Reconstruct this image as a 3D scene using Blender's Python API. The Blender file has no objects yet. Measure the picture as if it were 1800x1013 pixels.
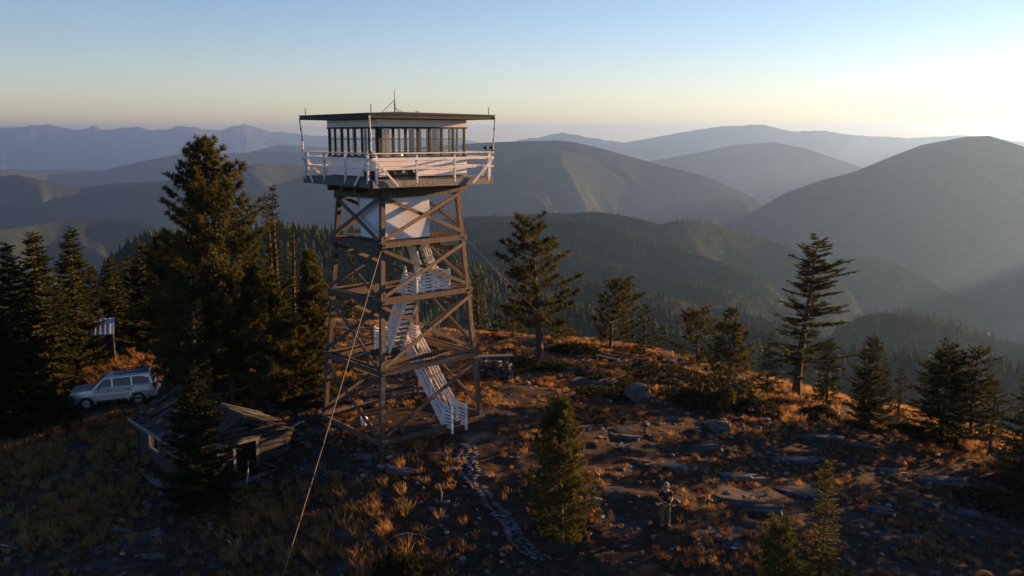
import bpy, bmesh, math, random
import numpy as np
from mathutils import Vector, Matrix, noise as mn
R = math.radians
random.seed(7)
sc = bpy.context.scene
col = sc.collection

# ------------------------------------------------------------------ camera
F_PX, W_PX, H_PX = 1580.65, 1800.0, 1013.0
PITCH, CAM_H = 0.1665, 13.4088
cam = bpy.data.objects.new('camera', bpy.data.cameras.new('camera'))
col.objects.link(cam)
cam.location = (0, 0, CAM_H)
cam.rotation_euler = (math.pi / 2 - PITCH, 0, 0)
cam.data.sensor_width = 36.0
cam.data.lens = 36.0 * F_PX / W_PX
cam.data.clip_start = 0.5
cam.data.clip_end = 120000
sc.camera = cam

# ------------------------------------------------------------------ light
SUN_EL, SUN_AZ = 8.5, 59.0            # azimuth from the view axis towards the right
world = bpy.data.worlds.new('World')
sc.world = world
world.use_nodes = True
nt = world.node_tree
sky = nt.nodes.new('ShaderNodeTexSky')
sky.sky_type = 'NISHITA'
sky.sun_disc = False
sky.sun_elevation = R(SUN_EL)
sky.sun_rotation = R(SUN_AZ)
sky.altitude = 1500
sky.air_density = 1.1
sky.dust_density = 0.08
sky.ozone_density = 1.9
tone = nt.nodes.new('ShaderNodeMixRGB')
tone.blend_type = 'MULTIPLY'
tone.inputs[0].default_value = 1
tone.inputs[2].default_value = (1.10, 0.95, 1.05, 1)
nt.links.new(sky.outputs[0], tone.inputs[1])
hue = nt.nodes.new('ShaderNodeHueSaturation')
hue.inputs['Saturation'].default_value = 1.18
nt.links.new(tone.outputs[0], hue.inputs['Color'])
nt.links.new(hue.outputs[0], nt.nodes['Background'].inputs[0])
nt.nodes['Background'].inputs[1].default_value = 0.05
sun = bpy.data.objects.new('sun', bpy.data.lights.new('sun', 'SUN'))
col.objects.link(sun)
sun.data.energy = 5.0
sun.data.angle = R(0.5)
sun.data.color = (1.0, 0.54, 0.235)
sv = Vector((math.sin(R(SUN_AZ)) * math.cos(R(SUN_EL)), math.cos(R(SUN_AZ)) * math.cos(R(SUN_EL)), math.sin(R(SUN_EL))))
sun.rotation_euler = sv.to_track_quat('Z', 'Y').to_euler()
sun.location = (60, 30, 60)
HAZE_DENSITY = 5.5e-5
HAZE_COLOR = (0.24, 0.44, 0.84)
HAZE_ANISO = 0.55
vs = sc.view_settings
vs.view_transform = 'Standard'
vs.look = 'None'
vs.exposure = 1.92
vs.gamma = 1.0
vs.use_curve_mapping = False
sc.render.engine = 'CYCLES'
cy = sc.cycles
cy.use_denoising = True
cy.max_bounces = 5
cy.diffuse_bounces = 2
cy.glossy_bounces = 2
cy.transmission_bounces = 4
cy.transparent_max_bounces = 12
cy.volume_bounces = 0
cy.sample_clamp_indirect = 4

# ------------------------------------------------------------------ helpers
def tag(o, label=None, cat=None, group=None, kind=None):
    if label: o['label'] = label
    if cat: o['category'] = cat
    if group: o['group'] = group
    if kind: o['kind'] = kind
    return o

def empty(name, loc=(0, 0, 0), rz=0.0, parent=None):
    o = bpy.data.objects.new(name, None)
    o.empty_display_size = 0.3
    col.objects.link(o)
    o.location = loc
    o.rotation_euler = (0, 0, rz)
    if parent: o.parent = parent
    return o

def copy_tree(o, parent=None):
    c = o.copy()
    col.objects.link(c)
    if parent: c.parent = parent
    for ch in o.children: copy_tree(ch, c)
    return c

def np_mesh(name, V, Fc, mat=None, smooth=False):
    """mesh from arrays: V (n,3), Fc (m,k) all faces with k corners"""
    V = np.ascontiguousarray(V, dtype=np.float32)
    Fc = np.ascontiguousarray(Fc, dtype=np.int32)
    me = bpy.data.meshes.new(name)
    m, k = Fc.shape
    me.vertices.add(len(V)); me.vertices.foreach_set('co', V.ravel())
    me.loops.add(m * k); me.loops.foreach_set('vertex_index', Fc.ravel())
    me.polygons.add(m)
    me.polygons.foreach_set('loop_start', np.arange(0, m * k, k, dtype=np.int32))
    me.polygons.foreach_set('loop_total', np.full(m, k, dtype=np.int32))
    if smooth: me.polygons.foreach_set('use_smooth', np.ones(m, dtype=bool))
    me.update(calc_edges=True)
    if mat: me.materials.append(mat)
    return me

def link_mesh(name, me, parent=None, loc=(0, 0, 0)):
    o = bpy.data.objects.new(name, me)
    col.objects.link(o)
    o.location = loc
    if parent: o.parent = parent
    return o

class MB:
    def __init__(s): s.v = []; s.f = []
    def add(s, vs, fs):
        n = len(s.v)
        s.v += [Vector(v) for v in vs]
        s.f += [tuple(i + n for i in f) for f in fs]
        return s
    def hexa(s, b, t):
        return s.add(list(b) + list(t), [(3, 2, 1, 0), (4, 5, 6, 7), (0, 1, 5, 4), (1, 2, 6, 5), (2, 3, 7, 6), (3, 0, 4, 7)])
    def box(s, x0, x1, y0, y1, z0, z1):
        return s.hexa([(x0, y0, z0), (x1, y0, z0), (x1, y1, z0), (x0, y1, z0)], [(x0, y0, z1), (x1, y0, z1), (x1, y1, z1), (x0, y1, z1)])
    def bar(s, a, b, w, h, side=None, up=(0, 0, 1)):
        """beam a->b, w across the horizontal side, h across the other"""
        a, b = Vector(a), Vector(b)
        d = (b - a).normalized()
        if side is not None:
            sd = Vector(side); sd = (sd - d * sd.dot(d)).normalized()
        else:
            u = Vector(up)
            if abs(d.dot(u)) > .98: u = Vector((0, 1, 0))
            sd = d.cross(u).normalized()
        n = sd.cross(d).normalized()
        q = [sd * (sx * w / 2) + n * (sy * h / 2) for sx, sy in ((-1, -1), (1, -1), (1, 1), (-1, 1))]
        return s.hexa([a + k for k in q], [b + k for k in q])
    def tube(s, pts, rad, n=8, cap=True):
        pts = [Vector(p) for p in pts]
        if not hasattr(rad, '__len__'): rad = [rad] * len(pts)
        base = len(s.v); px = None
        for i, p in enumerate(pts):
            d = (pts[min(i + 1, len(pts) - 1)] - pts[max(i - 1, 0)]).normalized()
            if px is None:
                px = d.orthogonal().normalized()
            else:
                px = (px - d * px.dot(d)).normalized()
            py = d.cross(px)
            for k in range(n):
                a = 2 * math.pi * k / n
                s.v.append(p + (px * math.cos(a) + py * math.sin(a)) * rad[i])
        for i in range(len(pts) - 1):
            for k in range(n):
                k2 = (k + 1) % n
                s.f.append((base + i * n + k, base + i * n + k2, base + (i + 1) * n + k2, base + (i + 1) * n + k))
        if cap:
            s.f.append(tuple(base + k for k in range(n - 1, -1, -1)))
            e = base + (len(pts) - 1) * n
            s.f.append(tuple(e + k for k in range(n)))
        return s
    def prism(s, poly, off):
        off = Vector(off); n = len(poly)
        a = [Vector(p) for p in poly]; b = [p + off for p in a]
        return s.add(a + b, [tuple(range(n - 1, -1, -1)), tuple(range(n, 2 * n))] + [(i, (i + 1) % n, n + (i + 1) % n, n + i) for i in range(n)])
    def mesh(s, name, mat, org=(0, 0, 0), smooth=False):
        me = bpy.data.meshes.new(name)
        o = Vector(org)
        me.from_pydata([tuple(v - o) for v in s.v], [], s.f)
        bm = bmesh.new(); bm.from_mesh(me)
        bmesh.ops.recalc_face_normals(bm, faces=bm.faces)
        bm.to_mesh(me); bm.free()
        if mat: me.materials.append(mat)
        if smooth:
            for p in me.polygons: p.use_smooth = True
        return me
    def build(s, name, mat, parent=None, org=(0, 0, 0), smooth=False, bevel=0.0):
        o = link_mesh(name, s.mesh(name, mat, org, smooth), parent)
        if bevel:
            b = o.modifiers.new('bevel', 'BEVEL'); b.width = bevel; b.segments = 2; b.limit_method = 'ANGLE'
        return o

# ------------------------------------------------------------------ materials
def mat(name, c1, c2=None, scale=4.0, rough=0.8, bump=0.0, stretch=(1, 1, 1), c3=None, detail=6, metal=0.0, spec=0.3, lo=0.35, hi=0.65, vary=0.0, bscale=None, coord='Object'):
    m = bpy.data.materials.new(name); m.use_nodes = True
    n = m.node_tree; L = n.links.new
    b = n.nodes['Principled BSDF']
    b.inputs['Roughness'].default_value = rough
    b.inputs['Metallic'].default_value = metal
    b.inputs['Specular IOR Level'].default_value = spec
    if c2 is None:
        b.inputs['Base Color'].default_value = (*c1, 1); return m
    tc = n.nodes.new('ShaderNodeTexCoord'); mp = n.nodes.new('ShaderNodeMapping')
    mp.inputs['Scale'].default_value = stretch
    L(tc.outputs[coord], mp.inputs[0])
    tx = n.nodes.new('ShaderNodeTexNoise'); tx.inputs['Scale'].default_value = scale; tx.inputs['Detail'].default_value = detail
    tx.inputs['Roughness'].default_value = 0.62
    L(mp.outputs[0], tx.inputs['Vector'])
    cr = n.nodes.new('ShaderNodeValToRGB')
    cr.color_ramp.elements[0].position = lo; cr.color_ramp.elements[0].color = (*c1, 1)
    cr.color_ramp.elements[1].position = hi; cr.color_ramp.elements[1].color = (*c2, 1)
    if c3:
        e = cr.color_ramp.elements.new((lo + hi) / 2); e.color = (*c3, 1)
    L(tx.outputs['Fac'], cr.inputs[0])
    out = cr.outputs[0]
    if vary:
        oi = n.nodes.new('ShaderNodeObjectInfo'); mr = n.nodes.new('ShaderNodeMapRange')
        mr.inputs['To Min'].default_value = 1 - vary; mr.inputs['To Max'].default_value = 1 + vary
        L(oi.outputs['Random'], mr.inputs['Value'])
        mx = n.nodes.new('ShaderNodeMixRGB'); mx.blend_type = 'MULTIPLY'; mx.inputs[0].default_value = 1
        L(out, mx.inputs[1]); L(mr.outputs[0], mx.inputs[2]); out = mx.outputs[0]
    L(out, b.inputs['Base Color'])
    if bump:
        t2 = n.nodes.new('ShaderNodeTexNoise'); t2.inputs['Scale'].default_value = bscale or scale * 3; t2.inputs['Detail'].default_value = 6
        L(mp.outputs[0], t2.inputs['Vector'])
        bp = n.nodes.new('ShaderNodeBump'); bp.inputs['Strength'].default_value = bump; bp.inputs['Distance'].default_value = 0.05
        L(t2.outputs['Fac'], bp.inputs['Height']); L(bp.outputs[0], b.inputs['Normal'])
    return m

def foliage(name, c1, c2, trans=0.25, scale=0.9, vary=0.2):
    m = mat(name, c1, c2, scale=scale, rough=0.8, vary=vary, spec=0.06)
    n = m.node_tree; L = n.links.new
    b = n.nodes['Principled BSDF']; src = b.inputs['Base Color'].links[0].from_socket
    t = n.nodes.new('ShaderNodeBsdfTranslucent'); L(src, t.inputs[0])
    mx = n.nodes.new('ShaderNodeMixShader'); mx.inputs[0].default_value = trans
    L(b.outputs[0], mx.inputs[1]); L(t.outputs[0], mx.inputs[2]); L(mx.outputs[0], n.nodes['Material Output'].inputs[0])
    return m

M = {}
M['timber'] = mat('weathered_timber', (.046, .033, .025), (.145, .104, .078), 3, .8, .5, (6, 6, 1), vary=.25)
M['timber_grey'] = mat('grey_timber', (.08, .075, .07), (.19, .18, .165), 3, .85, .5, (5, 5, 1.5), vary=.25)
M['old_log'] = mat('old_log', (.017, .016, .015), (.055, .052, .048), 2.5, .9, .7, (2, 2, 5), vary=.3)
M['white'] = mat('white_paint', (.34, .33, .32), (.68, .67, .66), 5, .6, .25, (1, 1, 2), lo=.28, hi=.48, vary=.08)
M['white_wall'] = mat('white_wall', (.62, .61, .60), (.80, .79, .78), 1.6, .55, .12, lo=.3, hi=.55, vary=.04)
M['sheet'] = mat('white_sheet', (.50, .51, .53), (.64, .65, .67), .9, .38, .05, lo=.35, hi=.6)
M['green'] = mat('dark_green_paint', (.007, .012, .008), (.018, .026, .018), 4, .6, .2)
M['soffit'] = mat('soffit_boards', (.05, .06, .05), (.09, .1, .085), 3, .7, .2)
M['dark'] = mat('dark_metal', (.015, .015, .016), (.04, .038, .036), 6, .5, .1, metal=.3)
M['steel'] = mat('galvanised', (.22, .22, .22), (.38, .37, .36), 12, .45, .2, metal=.6)
M['rope'] = mat('cable', (.12, .10, .075), (.24, .20, .16), 30, .6, .4, metal=.2)
M['bark'] = mat('bark', (.035, .026, .02), (.12, .085, .06), 5, .9, .9, (3, 3, .8), vary=.2)
M['dead'] = mat('dead_wood', (.14, .12, .10), (.33, .28, .24), 6, .85, .4)
M['fir'] = foliage('fir_needles', (.020, .028, .011), (.058, .062, .020), trans=.32)
M['pine'] = foliage('pine_needles', (.036, .040, .012), (.105, .092, .026), trans=.32)
M['spruce'] = foliage('golden_spruce_needles', (.05, .056, .014), (.13, .12, .03), trans=.35)
M['shrub'] = foliage('shrub_leaves', (.018, .024, .01), (.05, .05, .018))
M['farfir'] = foliage('far_forest_needles', (.022, .036, .015), (.06, .075, .027), trans=.15, scale=.04)
M['grass'] = foliage('dry_grass', (.19, .105, .038), (.46, .28, .115), trans=.5, scale=.35, vary=.3)
M['grass2'] = foliage('russet_grass', (.085, .046, .024), (.21, .105, .048), trans=.3, scale=.4, vary=.3)
M['rock'] = mat('rock', (.028, .03, .033), (.10, .104, .108), 1.8, .9, 1.0, (1, 1, 3), vary=.3)
M['stone'] = mat('path_stone', (.05, .054, .058), (.13, .135, .14), 2.2, .8, .5, vary=.25)
M['pale'] = mat('pale_stone', (.10, .095, .09), (.23, .215, .205), 2.5, .85, .5, vary=.25)
M['glass'] = None
def glass(name, tint, refl=0.08):
    m = bpy.data.materials.new(name); m.use_nodes = True
    n = m.node_tree; n.nodes.clear(); L = n.links.new
    o = n.nodes.new('ShaderNodeOutputMaterial'); t = n.nodes.new('ShaderNodeBsdfTransparent'); t.inputs[0].default_value = (*tint, 1)
    g = n.nodes.new('ShaderNodeBsdfGlossy'); g.inputs['Roughness'].default_value = .03
    fr = n.nodes.new('ShaderNodeLayerWeight'); fr.inputs[0].default_value = .5
    pw = n.nodes.new('ShaderNodeMath'); pw.operation = 'POWER'; pw.inputs[1].default_value = 4; L(fr.outputs['Facing'], pw.inputs[0])
    ad = n.nodes.new('ShaderNodeMath'); ad.operation = 'MULTIPLY_ADD'; ad.inputs[1].default_value = .7; ad.inputs[2].default_value = .09; L(pw.outputs[0], ad.inputs[0])
    mx = n.nodes.new('ShaderNodeMixShader'); L(ad.outputs[0], mx.inputs[0]); L(t.outputs[0], mx.inputs[1]); L(g.outputs[0], mx.inputs[2]); L(mx.outputs[0], o.inputs[0])
    return m
M['glass'] = glass('window_glass', (.95, .95, .94))
M['car_glass'] = glass('tinted_glass', (.12, .13, .14))

# ------------------------------------------------------------------ pixel rays
CP, SP = math.cos(PITCH), math.sin(PITCH)
def ray(px, py):
    X = (px - 900) / F_PX; U = -(py - 506.5) / F_PX
    return np.array([X, CP + U * SP, -SP + U * CP])
def at_dist(px, py, D):
    """world point seen at that pixel at horizontal distance D"""
    d = ray(px, py); t = D / math.hypot(d[0], d[1])
    return np.array([d[0] * t, d[1] * t, CAM_H + d[2] * t])

# ------------------------------------------------------------------ the summit ground
def at_z(px, py, z):
    d = ray(px, py); t = (z - CAM_H) / d[2]
    return (d[0] * t, d[1] * t, z)
CTRL = [at_z(*q) for q in ((1170, 925, -1.5), (160, 712, -1.42), (255, 703, -1.32), (187, 632, -.3), (0, 557, .3), (345, 860, -1.4), (500, 832, -1.05), (240, 800, -1.4),
        (1405, 690, -2.0), (1100, 625, -.45), (1790, 716, -3.6), (900, 600, 0.0), (600, 590, .1), (0, 1010, -2.9), (1800, 1010, -3.6), (900, 1010, -2.3), (1640, 770, -3.1), (1300, 800, -1.7),
        (0, 800, -2.3), (1525, 745, -2.5), (1280, 708, -1.3), (500, 1000, -2.35), (870, 655, -.1))]
CTRL += [(-5.3, 41.8, 0), (-7.4, 41.5, -.08), (-3.2, 42, .08), (-5.3, 38.9, -.03), (-5, 45, .05), (-60, 35, -7), (-70, 70, -5), (60, 30, -12), (70, 70, -12), (0, 8, -6.5), (-40, 8, -8), (40, 8, -9), (0, 75, -.5), (35, 75, -5), (-35, 75, 0), (0, -40, -22), (-50, -30, -24), (50, -30, -26)]
CA = np.array(CTRL, float)
def _phi(r2): return np.where(r2 > 1e-9, r2 * np.log(np.maximum(r2, 1e-9)) * .5, 0)
def _solve():
    n = len(CA); d2 = ((CA[:, None, :2] - CA[None, :, :2]) ** 2).sum(-1)
    A = np.zeros((n + 3, n + 3)); A[:n, :n] = _phi(d2) + np.eye(n) * 4.0
    A[:n, n] = 1; A[:n, n + 1:] = CA[:, :2]; A[n, :n] = 1; A[n + 1:, :n] = CA[:, :2].T
    b = np.zeros(n + 3); b[:n] = CA[:, 2]
    return np.linalg.solve(A, b)
WG = _solve()
EDGE_AZ = [-180, -75, -45, -30, -22, -10, 0, 7, 14, 20, 26, 30, 45, 75, 180]
EDGE_R = [60, 62, 66, 68, 66, 62, 58, 56.5, 55, 53.5, 53, 54, 58, 60, 60]
def vnoise(x, y, s, seed):
    """cheap smooth noise from rotated sines"""
    rg = np.random.RandomState(seed); o = 0
    for i in range(7):
        a = rg.rand() * 6.28; k = (1 + rg.rand() * 1.6) / s; p = rg.rand() * 6.28
        u = x * math.cos(a) + y * math.sin(a); w = -x * math.sin(a) + y * math.cos(a)
        o = o + np.sin(u * k * 2.2 + p + 1.3 * np.sin(w * k * 1.7 + p * 2))
    return o / 4.0
def zg(x, y):
    x = np.asarray(x, float); y = np.asarray(y, float)
    sh = np.broadcast(x, y).shape
    x = np.broadcast_to(x, sh).ravel(); y = np.broadcast_to(y, sh).ravel()
    r = np.hypot(x, y); az = np.degrees(np.arctan2(x, y))
    re = np.interp(az, EDGE_AZ, EDGE_R) + vnoise(az, az * 0, 9, 5) * 1.2
    rc = np.minimum(r, 85) / np.maximum(r, 1e-6)
    X, Y = x * rc, y * rc
    d2 = (X[:, None] - CA[None, :, 0]) ** 2 + (Y[:, None] - CA[None, :, 1]) ** 2
    z = _phi(d2) @ WG[:len(CA)] + WG[len(CA)] + WG[len(CA) + 1] * X + WG[len(CA) + 2] * Y
    tower = np.clip((np.hypot(x + 5.3, y - 41.8) - 3) / 4, 0.15, 1)
    z = z + tower * (.09 * vnoise(x, y, 4.0, 1) + .05 * vnoise(x, y, 1.5, 2) + .022 * vnoise(x, y * 1.6, .55, 3))
    # low rock ledges run across the open slope
    led = vnoise(x * .5 + y * .12, y * 1.5, 2.6, 4)
    z = z + tower * .13 * np.clip((led - .15) * 4, 0, 1) * np.clip((x + 3) / 6, 0, 1)
    d = np.maximum(0, r - re)
    z = z - .62 * d * d / (d + 22)
    return z.reshape(sh)
def zg1(x, y): return float(zg(np.array([x]), np.array([y]))[0])
def at(px, py):
    """point of the summit ground seen at that pixel"""
    d = ray(px, py)
    t = np.linspace(18, 110, 900)
    P = d[None] * t[:, None]
    dz = CAM_H + P[:, 2] - zg(P[:, 0], P[:, 1])
    i = int(np.argmax(dz < 0)) if (dz < 0).any() else int(np.argmin(dz))
    if i > 0 and dz[i] < 0:
        k = dz[i - 1] / (dz[i - 1] - dz[i]); tt = t[i - 1] + (t[i] - t[i - 1]) * k
    else: tt = t[i]
    p = d * tt
    return Vector((p[0], p[1], zg1(p[0], p[1])))

def ground_mesh():
    azf = np.radians(np.linspace(-36, 36, 560))
    azc = np.radians(np.linspace(36, 324, 90)[1:-1])
    az = np.concatenate([azf, azc])
    r = np.concatenate([np.linspace(.5, 18, 22)[:-1], np.geomspace(18, 75, 240)[:-1], np.geomspace(75, 420, 60)])
    A, RR = np.meshgrid(az, r)
    X = RR * np.sin(A); Y = RR * np.cos(A); Z = zg(X, Y)
    n, m = X.shape
    V = np.stack([X, Y, Z], -1).reshape(-1, 3)
    i, j = np.meshgrid(np.arange(n - 1), np.arange(m), indexing='ij')
    j2 = (j + 1) % m
    Fc = np.stack([i * m + j, i * m + j2, (i + 1) * m + j2, (i + 1) * m + j], -1).reshape(-1, 4)[:, ::-1]
    return V, Fc

def ground_material():
    m = bpy.data.materials.new('summit_soil'); m.use_nodes = True
    n = m.node_tree; L = n.links.new; b = n.nodes['Principled BSDF']
    b.inputs['Roughness'].default_value = .95; b.inputs['Specular IOR Level'].default_value = .1
    tc = n.nodes.new('ShaderNodeTexCoord')
    def nz(s, d=8, st=(1, 1, 1)):
        mp = n.nodes.new('ShaderNodeMapping'); mp.inputs['Scale'].default_value = st; L(tc.outputs['Object'], mp.inputs[0])
        t = n.nodes.new('ShaderNodeTexNoise'); t.inputs['Scale'].default_value = s; t.inputs['Detail'].default_value = d; t.inputs['Roughness'].default_value = .65
        L(mp.outputs[0], t.inputs['Vector']); return t.outputs['Fac']
    def ramp(src, e):
        c = n.nodes.new('ShaderNodeValToRGB'); c.color_ramp.elements[0].position = e[0][0]; c.color_ramp.elements[0].color = (*e[0][1], 1)
        c.color_ramp.elements[1].position = e[-1][0]; c.color_ramp.elements[1].color = (*e[-1][1], 1)
        for p, q in e[1:-1]:
            k = c.color_ramp.elements.new(p); k.color = (*q, 1)
        L(src, c.inputs[0]); return c.outputs[0]
    soil = ramp(nz(2.2), [(.3, (.017, .012, .009)), (.5, (.038, .025, .016)), (.7, (.085, .052, .03))])
    rock = ramp(nz(3.5, 10, (1, 2.2, 1)), [(.3, (.022, .025, .028)), (.7, (.075, .079, .083))])
    fac = ramp(nz(.42, 9, (1, 1.9, 1)), [(.56, (0, 0, 0)), (.62, (1, 1, 1))])
    mx = n.nodes.new('ShaderNodeMixRGB'); L(fac, mx.inputs[0]); L(soil, mx.inputs[1]); L(rock, mx.inputs[2])
    L(mx.outputs[0], b.inputs['Base Color'])
    bp = n.nodes.new('ShaderNodeBump'); bp.inputs['Strength'].default_value = .9; bp.inputs['Distance'].default_value = .12
    L(nz(3.0, 10, (1, 1.6, 1)), bp.inputs['Height']); L(bp.outputs[0], b.inputs['Normal'])
    return m
V, Fc = ground_mesh()
ground = link_mesh('ground', np_mesh('ground', V, Fc, ground_material(), True))
tag(ground, kind='structure')

# ------------------------------------------------------------------ hills and mountains
def hill_material(name, c1, c2, c3, s1, s2):
    m = bpy.data.materials.new(name); m.use_nodes = True
    n = m.node_tree; L = n.links.new; b = n.nodes['Principled BSDF']
    b.inputs['Roughness'].default_value = 1; b.inputs['Specular IOR Level'].default_value = 0
    tc = n.nodes.new('ShaderNodeTexCoord')
    t1 = n.nodes.new('ShaderNodeTexNoise'); t1.inputs['Scale'].default_value = s1; t1.inputs['Detail'].default_value = 9; t1.inputs['Roughness'].default_value = .6
    t2 = n.nodes.new('ShaderNodeTexNoise'); t2.inputs['Scale'].default_value = s2; t2.inputs['Detail'].default_value = 4
    L(tc.outputs['Object'], t1.inputs['Vector']); L(tc.outputs['Object'], t2.inputs['Vector'])
    c = n.nodes.new('ShaderNodeValToRGB'); c.color_ramp.elements[0].position = .35; c.color_ramp.elements[0].color = (*c1, 1)
    c.color_ramp.elements[1].position = .72; c.color_ramp.elements[1].color = (*c3, 1)
    e = c.color_ramp.elements.new(.55); e.color = (*c2, 1)
    L(t1.outputs['Fac'], c.inputs[0])
    mx = n.nodes.new('ShaderNodeMixRGB'); mx.blend_type = 'MULTIPLY'; mx.inputs[0].default_value = .7
    mr = n.nodes.new('ShaderNodeMapRange'); mr.inputs['From Min'].default_value = .3; mr.inputs['From Max'].default_value = .7; mr.inputs['To Min'].default_value = .55; mr.inputs['To Max'].default_value = 1.3
    L(t2.outputs['Fac'], mr.inputs[0]); L(c.outputs[0], mx.inputs[1]); L(mr.outputs[0], mx.inputs[2]); L(mx.outputs[0], b.inputs['Base Color'])
    t3 = n.nodes.new('ShaderNodeTexNoise'); t3.inputs['Scale'].default_value = max(s2, .02) * 1.3; t3.inputs['Detail'].default_value = 3
    L(tc.outputs['Object'], t3.inputs['Vector'])
    bp = n.nodes.new('ShaderNodeBump'); bp.inputs['Strength'].default_value = .55; bp.inputs['Distance'].default_value = .12 / max(s2, .02)
    L(t3.outputs['Fac'], bp.inputs['Height']); L(bp.outputs[0], b.inputs['Normal'])
    return m
HM1 = hill_material('forest_floor', (.02, .026, .013), (.035, .036, .018), (.07, .055, .03), .01, .12)
HM2 = hill_material('forested_hill', (.02, .033, .015), (.042, .054, .024), (.09, .09, .045), .0016, .07)
HM3 = hill_material('distant_hill', (.018, .026, .018), (.032, .040, .024), (.075, .072, .045), .0011, .02)
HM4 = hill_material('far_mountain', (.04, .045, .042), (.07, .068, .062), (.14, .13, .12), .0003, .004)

ZMIN = [0.0]; ZMAX = [20.0]
HILLS = {}
def hill(name, pts, D, front, back, slope, amp, wl, hm, nu=260, nv=70, seed=0, rough=0.0, sink=0.0, pw=1.0, jag=0.0):
    """pts: skyline in photo pixels; D: distance of the crest in metres (a number, or (left, right)); front/back: run of the slopes"""
    pts = np.array(pts, float)
    pxs = np.linspace(pts[0, 0], pts[-1, 0], nu)
    pys = np.interp(pxs, pts[:, 0], pts[:, 1])
    k = np.hanning(9); k /= k.sum()
    pys = np.convolve(np.pad(pys, 4, mode='edge'), k, 'valid') * .7 + pys * .3
    if jag:
        pys = np.interp(pxs, pts[:, 0], pts[:, 1]) + jag * np.array([mn.fractal(Vector((p / 16, seed, 0)), 1, 2, 4) for p in pxs])
    Dl = np.linspace(*D, nu) if hasattr(D, '__len__') else np.full(nu, float(D))
    Dl = Dl * (1 + .04 * np.sin(pxs / 140 + seed) + .02 * np.sin(pxs / 53 + seed * 2))
    s = np.concatenate([-np.linspace(1, 0, nv // 5 + 1)[:-1] ** 1.3, np.linspace(0, 1, nv) ** 1.25])
    V = np.zeros((len(s), nu, 3))
    alo = Dl * pxs / F_PX
    for i in range(nu):
        c = at_dist(pxs[i], pys[i], Dl[i])
        e = max(0, 1 - min(i, nu - 1 - i) / (.10 * nu)); c[2] -= sink + e * e * .05 * Dl[i]
        u = c[:2] / Dl[i]
        dist = np.where(s >= 0, s * front, -s * back)
        rr = Dl[i] - np.where(s >= 0, s * front, s * back)
        z = c[2] - slope * dist ** pw * (front ** (1 - pw)) * np.where(s >= 0, 1, 1.1)
        xs, ys = u[0] * rr, u[1] * rr
        for q in range(len(s)):
            g = min(1, dist[q] / (wl * .55)); g = g * g * (3 - 2 * g)
            nv_ = min(0.0, mn.ridged_multi_fractal(Vector((xs[q] / wl, ys[q] / wl, seed * 3.7)), 1.0, 2.1, 5, 1.0, 2.0) - 1.7)
            wp = 1.6 * mn.fractal(Vector((xs[q] / (wl * 1.3), ys[q] / (wl * 1.3), seed * 1.3)), 1, 2, 3)
            ph = math.pi * (alo[i] / (wl * .46) - .75 * dist[q] / wl + .8 * wp + seed * .37)
            g2 = min(1, dist[q] / (wl * .9))
            d2 = amp * (.40 * g * nv_ - .55 * g2 * abs(math.sin(ph)) ** 1.1 - .16 * g2 * abs(math.sin(ph * 2.7 + 4 * wp)))
            if rough: d2 += rough * mn.fractal(Vector((xs[q] / (wl * .07), ys[q] / (wl * .07), seed)), 1, 2, 3)
            z[q] += d2
        V[:, i, 0] = xs; V[:, i, 1] = ys; V[:, i, 2] = z
    n, m = V.shape[:2]
    i, j = np.meshgrid(np.arange(n - 1), np.arange(m - 1), indexing='ij')
    Fc = np.stack([i * m + j, i * m + j + 1, (i + 1) * m + j + 1, (i + 1) * m + j], -1).reshape(-1, 4)
    o = link_mesh(name, np_mesh(name, V.reshape(-1, 3), Fc, hm, True))
    tag(o, kind='structure')
    ZMIN[0] = min(ZMIN[0], V[..., 2].min()); ZMAX[0] = max(ZMAX[0], V[..., 2].max())
    HILLS[(name, seed)] = V
    return V

hN = hill('forest_slope', [(150, 430), (250, 424), (400, 416), (520, 413), (600, 418), (700, 432), (830, 478), (900, 508), (1000, 546), (1100, 578), (1200, 600), (1330, 626), (1420, 655), (1500, 700)],
          (900, 620), 480, 500, .30, 26, 180, HM1, 240, 80, 1)
hR = hill('forest_slope', [(1180, 650), (1300, 640), (1450, 618), (1600, 628), (1700, 640), (1800, 655), (1950, 680)], 760, 400, 400, .30, 18, 160, HM1, 140, 50, 2)
hB = hill('hill', [(1380, 660), (1430, 610), (1480, 576), (1510, 558), (1540, 549), (1590, 553), (1640, 562), (1700, 580), (1800, 608), (1950, 650)], 1350, 700, 700, .28, 50, 320, HM2, 200, 60, 3)
h2 = hill('hill', [(380, 430), (480, 420), (600, 405), (700, 395), (815, 381), (900, 380), (960, 374), (1000, 376), (1040, 372), (1090, 378), (1160, 394), (1200, 388), (1250, 392), (1320, 412), (1380, 432), (1440, 458), (1500, 500), (1560, 560)],
          (2900, 2700), 900, 1200, .34, 170, 620, HM2, 320, 80, 4, jag=1.0)
h2b = hill('hill', [(640, 430), (700, 412), (800, 399), (880, 390), (960, 386), (1040, 393), (1100, 406), (1160, 425), (1220, 446), (1260, 458), (1310, 480), (1370, 512), (1430, 560)], (2350, 2150), 700, 330, .36, 120, 480, HM2, 260, 70, 21, jag=1.0)
h2c = hill('hill', [(700, 450), (780, 432), (860, 426), (940, 431), (1000, 446), (1060, 463), (1120, 478), (1200, 495), (1300, 520), (1400, 549), (1460, 580), (1520, 620)], (1900, 1750), 600, 260, .36, 90, 380, HM2, 260, 70, 22, jag=1.0)
h2d = hill('hill', [(740, 490), (820, 472), (900, 470), (960, 477), (1020, 492), (1100, 509), (1200, 529), (1300, 549), (1400, 577), (1480, 612), (1560, 660)], (1450, 1300), 500, 220, .36, 60, 300, HM1, 260, 70, 23, jag=1.0)
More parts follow.
